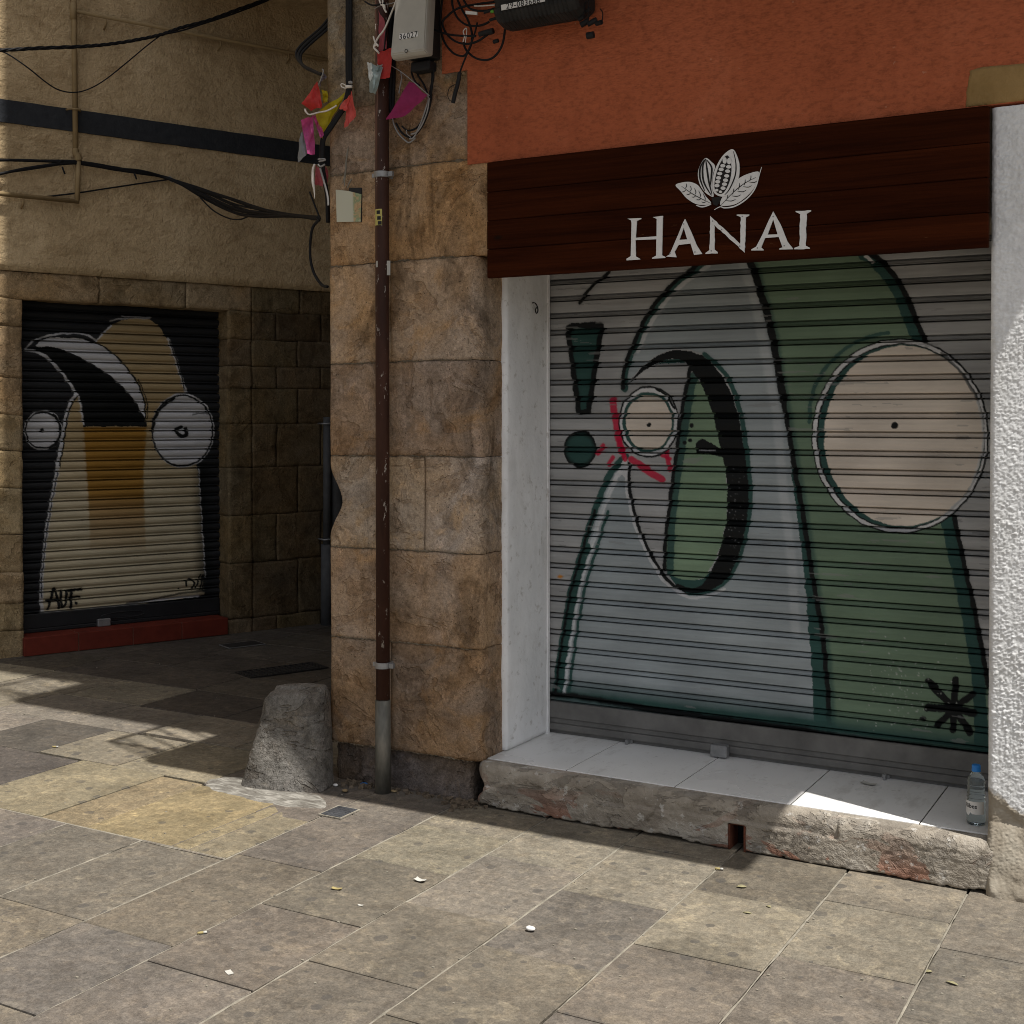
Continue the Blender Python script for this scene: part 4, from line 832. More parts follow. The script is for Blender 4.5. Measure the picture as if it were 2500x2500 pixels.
V, Fc = tube([(.83 + .16 * math.cos(t) * (1 if abs(math.cos(t)) < .8 else 1.0) + .06, DS - .011, .19 + .022 * math.sin(t)) for t in np.linspace(0, 2 * math.pi, 17)], .003, 6, 2); add('handle_recess', Lb(np.array(V)), Fc, M['black_paint'], r2)
q = onL(40 + 800 * .26915, 1140 + 1440 * .26915, -DS + .05); qa = float((q - WO) @ LT)
V, Fc = bevbox(qa - .045, qa + .045, DS - .05, DS - .015, .126, .178, .004); add('lock_box', Lb(np.array(V)), Fc, M['galvanised'], r2)

# ================================================================== SHOP SIGN
sg = thing('shop_sign', (-1.68, 4.50, 2.165), 'dark brown plank shop sign with white HANAI lettering and cacao emblem above the wide shutter', 'sign')
zp = [2.165, 2.280, 2.396, 2.512, 2.633]; RS = random.Random(2)
for a, b in zip(zp[:-1], zp[1:]):
    o = add('plank', *bevbox(-2.634, -.704, 4.470 + RS.uniform(0, .0015), 4.505, a + .0008, b - .0008, .0025), M['sign_wood'], sg); k = RS.uniform(.8, 1.15); o.color = (.034 * k, .0078 * k, .0022 * k, 1)
add('backing_board', *box(-2.62, -.72, 4.507, 4.54, 2.19, 2.631), M['sign_wood'], sg).color = (.03, .012, .007, 1)
ZG = zoom(1500, 340, .26915); YF = 4.4645
def glyph(name, polys, mat=M['sign_white'], y=YF, th=.0045, parent=sg, jag=.0, curve=False):
    parts = []
    for pl in polys:
        if curve: pl = [tuple(p) for p in crom(pl, 5, True)]
        P3 = [ony(u, v, y) for u, v in ZG(pl)]; parts.append(prism(P3, (0, th, 0)))
    V, Fc = join(*parts); o = add(name, V, Fc, mat, parent)
    b = bmesh.new(); b.from_mesh(o.data); bmesh.ops.triangulate(b, faces=[f for f in b.faces if len(f.verts) > 4], ngon_method='EAR_CLIP'); bmesh.ops.recalc_face_normals(b, faces=b.faces); b.to_mesh(o.data); b.free(); return o
def chip(pl, s):                                    # flaked edges of the cut letters
    out = []; rr = random.Random(s)
    for (x0, y0), (x1, y1) in zip(pl, pl[1:] + pl[:1]):
        out.append((x0, y0)); L = math.hypot(x1 - x0, y1 - y0)
        if L > 110 and s != 1:
            n = int(L / 26)
            for k in range(1, n): t = k / n; out.append((x0 + (x1 - x0) * t + rr.uniform(-3.5, 3.5), y0 + (y1 - y0) * t + rr.uniform(-3, 3)))
    return out
Hh = [(118, 720), (150, 735), (155, 760), (148, 1060), (108, 1085), (110, 1098), (232, 1090), (230, 1083), (193, 1062), (190, 914), (380, 906), (378, 1055), (340, 1076), (342, 1083), (462, 1076), (460, 1066), (430, 1052), (438, 710), (440, 694), (348, 706), (383, 722), (382, 880), (192, 893), (203, 740), (243, 722), (240, 714)]
A1p = [[(640, 722), (628, 800), (588, 912), (580, 958), (545, 1020), (562, 1070), (468, 1064), (500, 1045), (535, 965), (580, 860), (620, 760)], [(640, 722), (700, 850), (745, 960), (795, 1040), (722, 1048), (690, 945), (660, 908), (628, 800)], [(588, 912), (660, 908), (690, 945), (580, 958)]]
Nn = [(868, 695), (1140, 950), (1145, 705), (1108, 690), (1110, 683), (1222, 682), (1220, 692), (1190, 708), (1180, 1028), (905, 775), (908, 1000), (935, 1022), (935, 1035), (825, 1040), (827, 1030), (862, 1005), (870, 760)]
A2p = [[(1440, 655), (1440, 725), (1388, 865), (1365, 895), (1330, 980), (1352, 1000), (1350, 1008), (1240, 1008), (1242, 998), (1285, 975), (1340, 870), (1395, 745)], [(1440, 655), (1510, 780), (1570, 930), (1618, 990), (1618, 997), (1495, 1000), (1497, 990), (1525, 980), (1490, 885), (1480, 862), (1440, 725)], [(1388, 865), (1480, 862), (1490, 885), (1365, 895)]]
Ii = [(1642, 650), (1783, 643), (1782, 653), (1742, 675), (1735, 965), (1773, 985), (1770, 993), (1630, 997), (1632, 985), (1678, 968), (1685, 678), (1645, 660)]
for nm, pl in (('letter', [Hh]), ('letter', A1p), ('letter', [chip(Nn, 3)]), ('letter', A2p), ('letter', [chip(Ii, 5)])):
    o = glyph(nm, pl)
for x, y in ((628, 768), (505, 1035), (730, 1022), (890, 742), (972, 818), (1135, 970), (878, 1012), (1160, 700), (1440, 700), (1540, 965), (1297, 985)):
    p = ony(*ZG([(x, y)])[0], YF - .001); V, Fc = tube([p, p + np.array([0, .004, 0])], .0026, 8, 1); add('screw', V, Fc, M['galvanised'], sg)
em = add('emblem', *prism([ony(u, v, YF + .001) for u, v in ZG([(880, 530), (910, 525), (965, 520), (960, 560), (930, 605), (895, 590)])], (0, .003, 0)), M['sign_ink'], sg); ORG[em.name] = ORG[sg.name]
def strokes(name, Ls, w, mat, y):
    parts = []
    for L in Ls:
        P = crom(L, 5) if len(L) > 2 else np.array(L, float); T = np.gradient(P, axis=0); T /= np.linalg.norm(T, axis=1, keepdims=True) + 1e-9; Nn_ = np.stack([-T[:, 1], T[:, 0]], 1)
        ww = w * np.sin(np.linspace(.35, math.pi - .35, len(P)))[:, None]; pl = np.vstack([P + Nn_ * ww / 2, (P - Nn_ * ww / 2)[::-1]]); n = len(P); m = 2 * n
        q = [ony(u, v, y) for u, v in ZG([tuple(a) for a in pl])]; Fc = [(i, i + 1, m - 2 - i, m - 1 - i) for i in range(n - 1)]; parts.append((q, Fc))
    add(name, *join(*parts), mat, em)
leafL = [(555, 420), (590, 397), (680, 386), (750, 412), (790, 460), (830, 520), (876, 578), (815, 596), (735, 585), (655, 535), (600, 470)]
leafR = [(1300, 292), (1308, 335), (1280, 420), (1218, 500), (1120, 577), (1030, 602), (962, 598), (975, 532), (1050, 440), (1110, 370), (1190, 322)]
glyph('leaf', [leafL], parent=em, curve=True, y=YF + .001, th=.003); glyph('leaf', [leafR], parent=em, curve=True, y=YF + .001, th=.003)
strokes('leaf_vein', [[(608, 425), (700, 490), (790, 540), (872, 580)]] + [[(640 + 45 * i, 448 + 27 * i), (655 + 42 * i, 425 + 27 * i), (650 + 38 * i, 400 + 22 * i)] for i in range(5)] + [[(650 + 45 * i, 458 + 27 * i), (630 + 45 * i, 475 + 25 * i), (610 + 45 * i, 478 + 22 * i)] for i in range(5)], 7, M['sign_ink'], YF)
strokes('leaf_vein', [[(965, 600), (1080, 480), (1180, 400), (1285, 345)]] + [[(1020 + 52 * i, 545 - 42 * i), (1030 + 52 * i, 500 - 38 * i), (1030 + 52 * i, 465 - 34 * i)] for i in range(5)] + [[(1010 + 52 * i, 555 - 42 * i), (1060 + 52 * i, 560 - 42 * i), (1100 + 48 * i, 545 - 42 * i)] for i in range(5)], 7, M['sign_ink'], YF)
strokes('stem_line', [[(1335, 252), (1312, 330), (1278, 440), (1205, 535), (1095, 606), (1000, 622), (960, 612), (905, 640)], [(740, 598), (800, 612), (878, 590)]], 13, M['sign_white'], YF)
podL = [(825, 170), (880, 205), (912, 245), (893, 320), (884, 430), (898, 520), (830, 488), (780, 420), (757, 330), (772, 248)]
glyph('pod', [podL], M['sign_white'], parent=em, curve=True, y=YF + .001, th=.003)
strokes('pod_groove', [[(825, 175), (800, 260), (812, 390), (880, 510)], [(828, 180), (840, 270), (858, 390), (885, 500)], [(835, 185), (880, 250), (880, 330), (868, 430)], [(815, 185), (778, 260), (778, 360), (820, 470)]], 17, M['sign_ink'], YF)
podC = [(1070, 90), (1105, 135), (1132, 230), (1127, 340), (1087, 440), (1020, 510), (950, 515), (895, 472), (890, 380), (910, 280), (960, 180), (1012, 120)]
glyph('pod', [podC], M['sign_white'], parent=em, curve=True, y=YF - .001, th=.005)
strokes('pod_rim', [[(1080, 110), (1102, 220), (1095, 330), (1045, 450), (1000, 505)]], 12, M['sign_ink'], YF - .0016)
glyph('pod_hollow', [[(1030, 148), (1058, 215), (1058, 320), (1032, 415), (985, 488), (935, 488), (908, 440), (915, 350), (948, 240), (992, 168)]], M['sign_ink'], parent=em, curve=True, y=YF - .002, th=.0015)
bl_ = [(1000, 192), (983, 240), (968, 273), (955, 311), (945, 350), (937, 385), (930, 420), (928, 461)]; br_ = [(1040, 198), (1036, 250), (1027, 289), (1018, 332), (1008, 371), (998, 407), (985, 443), (962, 476)]
for i, (x, y) in enumerate(bl_ + br_):
    w, h = (19, 30) if i in (0, 8) else ((15, 12) if i in (7, 15) else (23, 16))
    glyph('bean', [[(x + w * math.cos(t), y + h * math.sin(t)) for t in np.linspace(0, 2 * math.pi, 11)[:-1]]], M['sign_white'], parent=em, y=YF - .0034, th=.0015)

# ================================================================== DOWNPIPE
px, py = -3.134, 4.446
dp = thing('downpipe', (px, py, 0), 'brown downpipe with a bare grey metal foot on the sandstone pillar', 'pipe')
add('pipe_shaft', *cyl((px, py), .0295, .383, 3.9, 24), M['pipe_brown'], dp, True)
add('metal_foot', *lathe((px, py, 0), [(.0, .0), (.0335, 0), (.033, .395), (.0295, .396), (.0295, .40)], 24), M['pipe_grey'], dp, True)
for zc_ in (2.625, .545):
    V, Fc = join(lathe((px, py, zc_ - .013), [(.030, 0), (.0345, .001), (.0345, .025), (.030, .026)], 24), box(px - .014, px + .014, py + .03, YW + .02, zc_ - .009, zc_ + .009), bevbox(px + .034, px + .056, py - .008, py + .010, zc_ - .011, zc_ + .011, .002), bevbox(px - .050, px - .034, py - .006, py + .008, zc_ - .009, zc_ + .009, .002)); add('bracket', V, Fc, M['galvanised'], dp)
def wrap(u0, u1, v0, v1, r, n=6):
    V = []; p0 = ony(u0, v0, py - r); p1 = ony(u1, v1, py - r)
    for i in range(n + 1):
        x = p0[0] + (p1[0] - p0[0]) * i / n; y = py - math.sqrt(max(r * r - (x - px) ** 2, 1e-6)); V += [(x, y, p0[2]), (x, y, p1[2])]
    return V, [(2 * i, 2 * i + 2, 2 * i + 3, 2 * i + 1) for i in range(n)]
st_ = add('sticker', *wrap(914, 931, 511, 549, .0307), M['sticker_yellow'], dp)
for dv in (0, 14, 26): add('sticker_mark', *wrap(919 + dv / 8, 927 + dv / 8, 514 + dv, 522 + dv, .0311, 3), M['ink'], st_)
add('sticker', *wrap(937, 943, 635, 670, .0307, 3), M['paper'], dp); add('sticker', *wrap(918, 922, 637, 652, .0307, 3), M['paper'], dp)

# ================================================================== GUARD STONE AT THE CORNER
def guard():
    n, m = 64, 40; V = []; rr = np.linspace(0, 1, m)
    for t in rr:
        s = min(t / .84, 1.0); z = .402 * s; q = s ** .9
        cx, cy, rx, ry = -3.570 + .027 * q, 4.345 + .040 * q, .200 - .066 * q, .117 - .030 * q; k = 1.0 if t <= .84 else max(0, 1 - ((t - .84) / .16))
        if s > .93: rx -= (s - .93) * .16; ry -= (s - .93) * .16
        rx *= k; ry *= k
        for i in range(n):
            a = 2 * math.pi * i / n; ca, sa = math.cos(a), math.sin(a); e = .62
            dx, dy = rx * math.copysign(abs(ca) ** e, ca), ry * math.copysign(abs(sa) ** e, sa); tw = math.radians(16)
            V.append((cx + dx * math.cos(tw) - dy * math.sin(tw), cy + dx * math.sin(tw) + dy * math.cos(tw), z + (.008 * (1 - k) if t > .84 else 0)))
    V = np.array(V); tilt = np.clip((V[:, 2] - .36) / .1, 0, 1); V[:, 2] += tilt * (.014 * (V[:, 1] - 4.38) / .08 + .010 * (V[:, 0] + 3.55) / .15) + .012 * (V[:, 2] > .385) * (V[:, 1] > 4.385)
    c = np.array([-3.56, 4.37, .2]); D = V - c; D /= np.linalg.norm(D, axis=1, keepdims=True)
    w = np.clip(V[:, 2] / .03, 0, 1)
    V = V + D * (.012 * fbm(V, 5, 4, 70) + .012 * fbm(V, 20, 4, 71) + .010 * fbm(V, 60, 3, 72))[:, None]
    Fc = [(j * n + i, j * n + (i + 1) % n, (j + 1) * n + (i + 1) % n, (j + 1) * n + i) for j in range(m - 1) for i in range(n)]; return V, Fc
mk_stone('granite', [(1.05, 1.03, 1.0), (.50, .49, .48), (1.25, 1.15, 1.0)], .6, 45, 1.3)
V, Fc = guard(); V[:, 2] = np.maximum(V[:, 2], -.01)
o = add('guard_stone', V, Fc, M['granite'], None, True, True); o.color = (.165, .155, .140, 1)
tagp(o, 'squat weathered grey guard stone leaning at the foot of the corner pillar', 'guard stone')

# ================================================================== BOXES AND CABLES ON THE CORNER
jb = thing('junction_box', (-2.92, 4.41, 3.06), 'beige junction box numbered 36027 on the pillar beside the downpipe', 'junction box')
ZJ = zoom(880, 0, .18116); YB = 4.355
def quadY(P, y): return [ony(u, v, y) for u, v in P]
b0 = quadY(ZJ([(422, 800), (905, 724)]), YB); 
bx = [b0[0], b0[1], np.array([b0[1][0] + .03, YB, 3.55]), np.array([b0[0][0] + .055, YB, 3.55])]
fr = np.array(bx); bk = fr + np.array([0, .040, 0]); cx_ = fr.mean(0); ins_ = fr + (np.array([cx_[0], YB, 3.3]) - fr) * .06; ins_[:, 1] = YB - .018
V = np.vstack([ins_, fr, bk]); Fc = [(0, 1, 2, 3)] + [(i, (i + 1) % 4, 4 + (i + 1) % 4, 4 + i)[::-1] for i in range(4)] + [(4 + i, 4 + (i + 1) % 4, 8 + (i + 1) % 4, 8 + i)[::-1] for i in range(4)] + [(11, 10, 9, 8)]
o = add('cover', V, Fc, M['box_grey'], jb); bm = bmesh.new(); bm.from_mesh(o.data); bmesh.ops.recalc_face_normals(bm, faces=bm.faces); bmesh.ops.bevel(bm, geom=bm.edges[:], offset=.004, segments=2, affect='EDGES'); bm.to_mesh(o.data); bm.free()
add('back_box', *bevbox(b0[0][0] + .03, b0[1][0] - .03, 4.397, 4.50, b0[0][2] + .012, 3.54, .004), M['box_dark'], jb)
p = ony(*ZJ([(625, 690)])[0], YB - .018); V, Fc = tube([p - np.array([0, .004, 0]), p + np.array([0, .004, 0])], .0075, 14, 1); lk = add('lock', V, Fc, M['box_grey'], jb)
V, Fc = tube([p + .0065 * np.array([math.cos(t), -.8, math.sin(t)]) for t in np.linspace(0, 2 * math.pi, 13)], .0012, 5, 1); add('lock_ring', V, Fc, M['ink'], lk)
def flat_text(name, s, u, v, y, height, mat, parent, tiltx=1.0, dy=.0006):
    cu = bpy.data.curves.new('text', 'FONT'); cu.body = s; cu.size = height; cu.extrude = 0; cu.offset = height * .008; cu.resolution_u = 3; cu.space_character = 1.12
    t = bpy.data.objects.new('text', cu); COL.objects.link(t); dg = bpy.context.evaluated_depsgraph_get(); me = t.evaluated_get(dg).to_mesh()
    V = np.array([tuple(a.co) for a in me.vertices]); Fc = [tuple(f.vertices) for f in me.polygons]; bpy.data.objects.remove(t)
    V -= (V.min(0) + V.max(0)) / 2; c = ony(u, v, y)
    W = np.stack([c[0] + V[:, 0], np.full(len(V), y - dy), c[2] + V[:, 1] * tiltx], 1); return add(name, W, Fc, mat, parent), W
pl_ = quadY(ZJ([(520, 455), (772, 425), (775, 490), (525, 540)]), YB - .0195)
lb = add_prism('number_label', pl_, (0, .0008, 0), M['label_white'], jb)
uu, vv = ZJ([(648, 478)])[0]; flat_text('number', '36027', uu, vv, YB - .0198, .033, M['ink'], lb)
sc = thing('splice_closure', (-2.32, 4.42, 3.10), 'black ribbed cable splice closure labelled 29-083686 on the orange wall', 'cable box')
ZK = zoom(1050, 0, .2329)
def closure():
    x0, x1 = -2.52, -2.155; n = 40; m = 16; V = []; Fc = []
    prof_ = [(4.49, 3.36), (4.40, 3.37), (4.335, 3.345), (4.318, 3.30), (4.318, 3.215), (4.322, 3.195), (4.330, 3.18), (4.330, 3.165), (4.320, 3.158), (4.322, 3.135), (4.345, 3.108), (4.40, 3.094), (4.45, 3.10), (4.49, 3.13)]
    for i in range(n + 1):
        x = x0 + (x1 - x0) * i / n; e = min(i, n - i); s = 1 if e > 1 else (.88 if e == 0 else .97)
        for j, (y, z) in enumerate(prof_):
            rb = .006 if (i % 2 == 0 and 8 <= j <= 11 and 2 < i < n - 2) else 0
            V.append((x, 4.42 + (y - 4.42) * s + (-rb if j < 11 else 0), 3.25 + (z - 3.22) * s * .95 - (rb if j >= 10 else 0)))
    k = len(prof_)
    for i in range(n):
        for j in range(k - 1): Fc.append((i * k + j, i * k + j + 1, (i + 1) * k + j + 1, (i + 1) * k + j))
    Fc += [tuple(range(k))[::-1], tuple(n * k + j for j in range(k))]; return V, Fc
add('closure_body', *closure(), M['box_dark'], sc)
q = quadY(ZK([(742, 52), (1200, -42), (1206, 14), (748, 110)]), 4.3085); lb = add_prism('number_label', q, (0, .0008, 0), M['label_white'], sc)
uu, vv = ZK([(974, 33)])[0]; flat_text('number', '29-083686', uu, vv, 4.3083, .031, M['ink'], lb)
rq = random.Random(4)
for x, y, r, l in ((1590, 190, .008, .03), (1640, 120, .006, .05), (1700, 230, .010, .04), (1680, 370, .013, .028), (1770, 240, .009, .03), (1620, 240, .011, .035)):
    p = ony(*ZK([(x, y)])[0], 4.40); d = np.array([rq.uniform(.4, 1), rq.uniform(-.3, .3), rq.uniform(-.2, .6)]); d /= np.linalg.norm(d); V, Fc = tube([p - d * l / 2, p + d * l / 2], r, 10, 1); add('cable_gland', V, Fc, M['rubber'], sc)
for L in ([(1660, 0), (1660, 270)], [(1630, 20), (1600, 180)], [(1780, 90), (1810, 140), (1800, 240)]): V, Fc = tube([ony(u, v, 4.39) for u, v in ZK(L)], .0022, 6, 4); add('gland_wire', V, Fc, M['cable_black'], sc)
for x, y, r, l, mt in ((565, 345, .010, .045, 'rubber'), (640, 330, .012, .02, 'rubber'), (690, 432, .008, .022, 'rubber'), (655, 120, .006, .014, 'green_plastic'), (600, 120, .006, .03, 'rubber'), (660, 200, .006, .03, 'rubber')):
    p = ony(*ZK([(x, y)])[0], 4.44); d = np.array([1, 0, .12]); d /= np.linalg.norm(d); V, Fc = tube([p - d * l / 2, p + d * l / 2], r, 10, 1); add('connector', V, Fc, M[mt], sc)
# loose fibre loops left of the closure
lp = thing('cable_loops', (-2.68, 4.46, 2.83), 'slack black fibre cable loops hanging left of the splice closure', 'cable')
def kab(name, L, zf, y, r, mat, parent, n=8, seg=6):
    V, Fc = tube([ony(u, v, yy) for (u, v), yy in zip(zf(L), y if hasattr(y, '__len__') else [y] * len(L))], r, seg, n); return add(name, V, Fc, M[mat], parent, True)
kab('cable', [(130, -30), (112, 150), (110, 300), (150, 440), (230, 545), (310, 585), (370, 575), (425, 480), (440, 360), (400, 220), (330, 90), (280, -20)], ZK, 4.455, .0046, 'cable_black', lp)
kab('cable', [(230, -20), (240, 80), (290, 190), (380, 260), (480, 272), (560, 258), (620, 228)], ZK, 4.45, .0046, 'cable_black', lp)
kab('cable', [(690, 20), (520, 40), (300, 85), (180, 170), (130, 240), (170, 350), (260, 430), (370, 460), (480, 440), (580, 380), (650, 320)], ZK, 4.448, .0046, 'cable_black', lp)
kab('cable', [(-60, 270), (40, 310), (150, 350), (280, 372), (480, 378)], ZK, 4.44, .0046, 'cable_black', lp)
kab('cable', [(355, 440), (365, 500), (410, 560), (480, 610), (570, 630), (650, 610), (720, 540), (765, 440), (785, 310)], ZK, 4.46, .0046, 'cable_black', lp)
kab('cable', [(680, 90), (560, 115), (420, 90), (340, -20)], ZK, 4.44, .0046, 'cable_black', lp)
kab('cable', [(495, 235), (470, 340), (440, 430), (390, 560), (340, 680), (310, 770)], ZK, 4.445, .0036, 'cable_black', lp)
kab('cable_end', [(312, 760), (290, 880), (262, 980), (240, 1080)], ZK, 4.445, .0085, 'rubber', lp)
kab('cable', [(265, 885), (205, 920), (185, 990), (200, 1045), (232, 1065)], ZK, 4.445, .0016, 'cable_black', lp)
p = quadY(ZK([(370, 112), (490, 125), (490, 155), (372, 145)]), 4.44); add_prism('clip', p, (0, .008, 0), M['label_white'], lp)
kab('cable_tie', [(345, 440), (360, 380), (348, 330), (375, 292)], ZK, 4.438, .0022, 'string_white', lp); kab('cable_tie', [(370, 445), (378, 380), (385, 320), (380, 292)], ZK, 4.438, .0018, 'string_white', lp)
kab('cable_tie', [(462, 62), (540, 62), (680, 52)], ZK, 4.435, .0028, 'string_white', lp)
# cables under the junction box
ub = thing('cable_tails', (-2.92, 4.46, 2.73), 'grey and black cable tails looping out below the numbered junction box', 'cable')
for L, r, mt, y in (([(700, 880), (690, 980), (740, 1100), (800, 1150)], .004, 'cable_black', 4.47), ([(760, 880), (770, 1000), (850, 1130), (900, 1250)], .004, 'cable_black', 4.475), ([(980, 830), (985, 1000), (960, 1200), (940, 1400), (880, 1600), (790, 1760), (680, 1850), (560, 1790), (480, 1660)], .0045, 'cable_black', 4.47),
                    ([(960, 850), (965, 1050), (930, 1290), (905, 1450), (840, 1600), (760, 1720), (640, 1760), (560, 1700)], .004, 'cable_black', 4.475), ([(900, 1290), (915, 1340), (850, 1560), (800, 1690), (720, 1850), (660, 1870)], .0035, 'cable_grey', 4.465),
                    ([(430, 1590), (460, 1700), (520, 1810), (600, 1890), (660, 1920), (740, 1860)], .0035, 'cable_grey', 4.47), ([(540, 960), (555, 1050), (530, 1180), (520, 1260)], .003, 'cable_grey', 4.47), ([(930, 1320), (900, 1500), (830, 1680), (760, 1780), (680, 1810)], .003, 'cable_grey', 4.46),
                    ([(620, 1750), (625, 1800), (680, 1850)], .002, 'cable_grey', 4.46), ([(420, 100), (400, 500), (410, 1000), (395, 1330), (440, 1600)], .011, 'cable_black', 4.475), ([(470, 150), (450, 600), (450, 1100), (430, 1500)], .008, 'cable_black', 4.48), ([(350, 350), (320, 680)], .003, 'cable_black', 4.405)):
    kab('cable', L, ZJ, y, r, mt, ub)
add('cable_entry', *bevbox(-2.98, -2.885, 4.43, 4.49, 3.035, 3.075, .006), M['rubber'], ub)
# ---- bunting
def flag(name, quads, y, mat, parent, bulge=.018, seed=0, label=None):
    parts = []
    for qi, q in enumerate(quads):
        n = 14; P = []; a, b, c, d = [np.array(p, float) for p in q]
        for i in range(n + 1):
            for j in range(n + 1):
                s, t = i / n, j / n; uv = a * (1 - s) * (1 - t) + b * s * (1 - t) + c * s * t + d * (1 - s) * t
                w = bulge * (fbm(np.array([[s * 3.2 + t + qi, t * 1.6 - s, seed * 1.7]]), 1.0, 2, seed)[0] * 3.0 + .6 * math.sin(s * 5 + t * 2 + seed)); uv = uv + 5 * np.array([math.sin(t * 6 + seed) * (1 - abs(2 * s - 1)) * .3 + fbm(np.array([[t * 4., s * 4, seed]]), 1.0, 2, seed + 3)[0], fbm(np.array([[s * 4., seed, t * 4]]), 1.0, 2, seed + 5)[0] * 1.4])
                P.append(ony(uv[0], uv[1], y + w + .004 * qi))
        parts.append((P, [(i * (n + 1) + j, i * (n + 1) + j + 1, (i + 1) * (n + 1) + j + 1, (i + 1) * (n + 1) + j) for i in range(n) for j in range(n)]))
    o = add(name, *join(*parts), M[mat], parent, True)
    if label: o['label'] = label
    return o
ZF = zoom(700, 150, .20695)
b1 = thing('bunting', (-3.47, 4.45, 2.55), 'tangled red, pink and yellow bunting tied to the cables on the pillar edge', 'bunting')
flag('pennant', [ZF([(355, 240), (178, 500), (290, 582), (425, 525)])], 4.44, 'flag_red', b1, seed=1, label='faded red pennant'); flag('pennant', [ZF([(425, 125), (395, 290), (372, 275), (470, 180)])], 4.47, 'flag_violet', b1, seed=2)
flag('pennant', [ZF([(415, 335), (425, 490), (478, 480), (482, 345)])], 4.475, 'flag_yellow', b1, .008, seed=3); flag('pennant', [ZF([(690, 368), (345, 612), (425, 910), (592, 565)])], 4.455, 'flag_yellow', b1, .02, seed=4, label='yellow pennant')
flag('pennant', [ZF([(745, 385), (612, 560), (705, 582), (745, 450)]), ZF([(765, 335), (695, 600), (683, 782), (822, 655)])], 4.43, 'flag_coral', b1, .016, seed=5, label='coral pennant')
flag('pennant', [ZF([(165, 688), (205, 800), (243, 1092), (335, 1088)][:1] + [(245, 1092), (332, 1090), (322, 640)]), ZF([(310, 645), (395, 905), (440, 860), (345, 632)])], 4.43, 'flag_pink', b1, .02, seed=6, label='shiny pink pennant')
flag('pennant', [ZF([(205, 785), (158, 862), (125, 1198), (246, 1085)])], 4.445, 'flag_grey', b1, .01, seed=7, label='grey pennant'); flag('pennant', [ZF([(335, 1220), (322, 1450), (430, 1472), (392, 1262)])], 4.46, 'flag_rose', b1, .01, seed=8); flag('pennant', [ZF([(450, 1225), (460, 1420), (488, 1425), (492, 1285)])], 4.50, 'flag_rose', b1, .004, seed=9)
kab('cord', [(590, 520), (480, 580), (380, 600), (260, 625), (215, 560), (225, 600)], ZF, 4.43, .0035, 'string_white', b1); kab('cord', [(640, 270), (650, 300), (700, 315), (690, 280), (655, 262), (640, 270)], ZF, 4.44, .0025, 'string_white', b1)
kab('cord', [(370, 1155), (440, 1150), (450, 1165), (380, 1180)], ZF, 4.435, .0035, 'cable_grey', b1); kab('cord', [(370, 1215), (400, 1240), (450, 1215)], ZF, 4.435, .004, 'cable_grey', b1); kab('ribbon', [(330, 1210), (310, 1280), (310, 1420), (325, 1520), (330, 1620)], ZF, 4.45, [.004, .006, .007, .004, .001], 'string_white', b1)
kab('cord', [(395, 1260), (440, 1420), (480, 1580), (490, 1700)], ZF, 4.45, .0045, 'cable_grey', b1); kab('cord', [(420, 90), (430, 130), (380, 270), (350, 330)], ZF, 4.46, .003, 'cable_grey', b1)
kab('cord', [(700, 298), (770, 296)], ZF, 4.425, .007, 'string_white', b1); kab('cord', [(735, 250), (760, 245), (768, 262)], ZF, 4.42, .006, 'cable_grey', b1)
b2 = thing('bunting', (-3.05, 4.40, 2.78), 'string of red, teal and magenta bunting across the top of the downpipe', 'bunting')
flag('pennant', [ZJ([(222, 722), (245, 1072), (400, 1042), (442, 638)])], 4.398, 'flag_red', b2, .010, seed=11, label='bright red pennant'); flag('pennant', [ZJ([(85, 832), (125, 1110), (176, 1030), (150, 858)]), ], 4.385, 'flag_white', b2, .004, seed=12)
flag('pennant', [ZJ([(140, 845), (122, 1240), (205, 1268), (300, 900)]), ZJ([(230, 870), (200, 960), (245, 990), (302, 860)])], 4.39, 'flag_teal', b2, .010, seed=13, label='pale teal folded pennant')
flag('pennant', [ZJ([(665, 1085), (335, 1618), (600, 1572), (898, 1292)])], 4.44, 'flag_magenta', b2, .008, seed=14, label='magenta pennant'); flag('pennant', [ZJ([(245, 130), (245, 690), (345, 650), (330, 300)])], 4.404, 'flag_rose', b2, .004, seed=15)  # last strip puts the pipe's pinkish highlight and faded paint into cloth
kab('cord', [(490, -10), (440, 120), (330, 380), (250, 490), (200, 580), (185, 640), (230, 690), (250, 720)], ZJ, 4.385, .0040, 'string_white', b2); kab('cord', [(175, 490), (195, 560), (235, 620), (225, 600), (180, 640), (240, 705)], ZJ, 4.382, .0035, 'string_white', b2)
kab('cord', [(310, 810), (430, 895), (550, 970), (700, 1090), (930, 1290)], ZJ, 4.425, .0022, 'cable_grey', b2); kab('cord', [(190, 120), (260, 80), (400, 50), (500, 20)], ZJ, 4.40, .002, 'cable_grey', b2)
for L in ([(60, 20), (130, 60), (200, 70), (330, 40)], [(250, -20), (280, 60), (320, 70), (330, 120)], [(300, 0), (310, 90), (350, 170)]): kab('cord', L, ZJ, 4.39, .004, 'string_white' if L[0][0] > 100 else 'cable_black', b2)
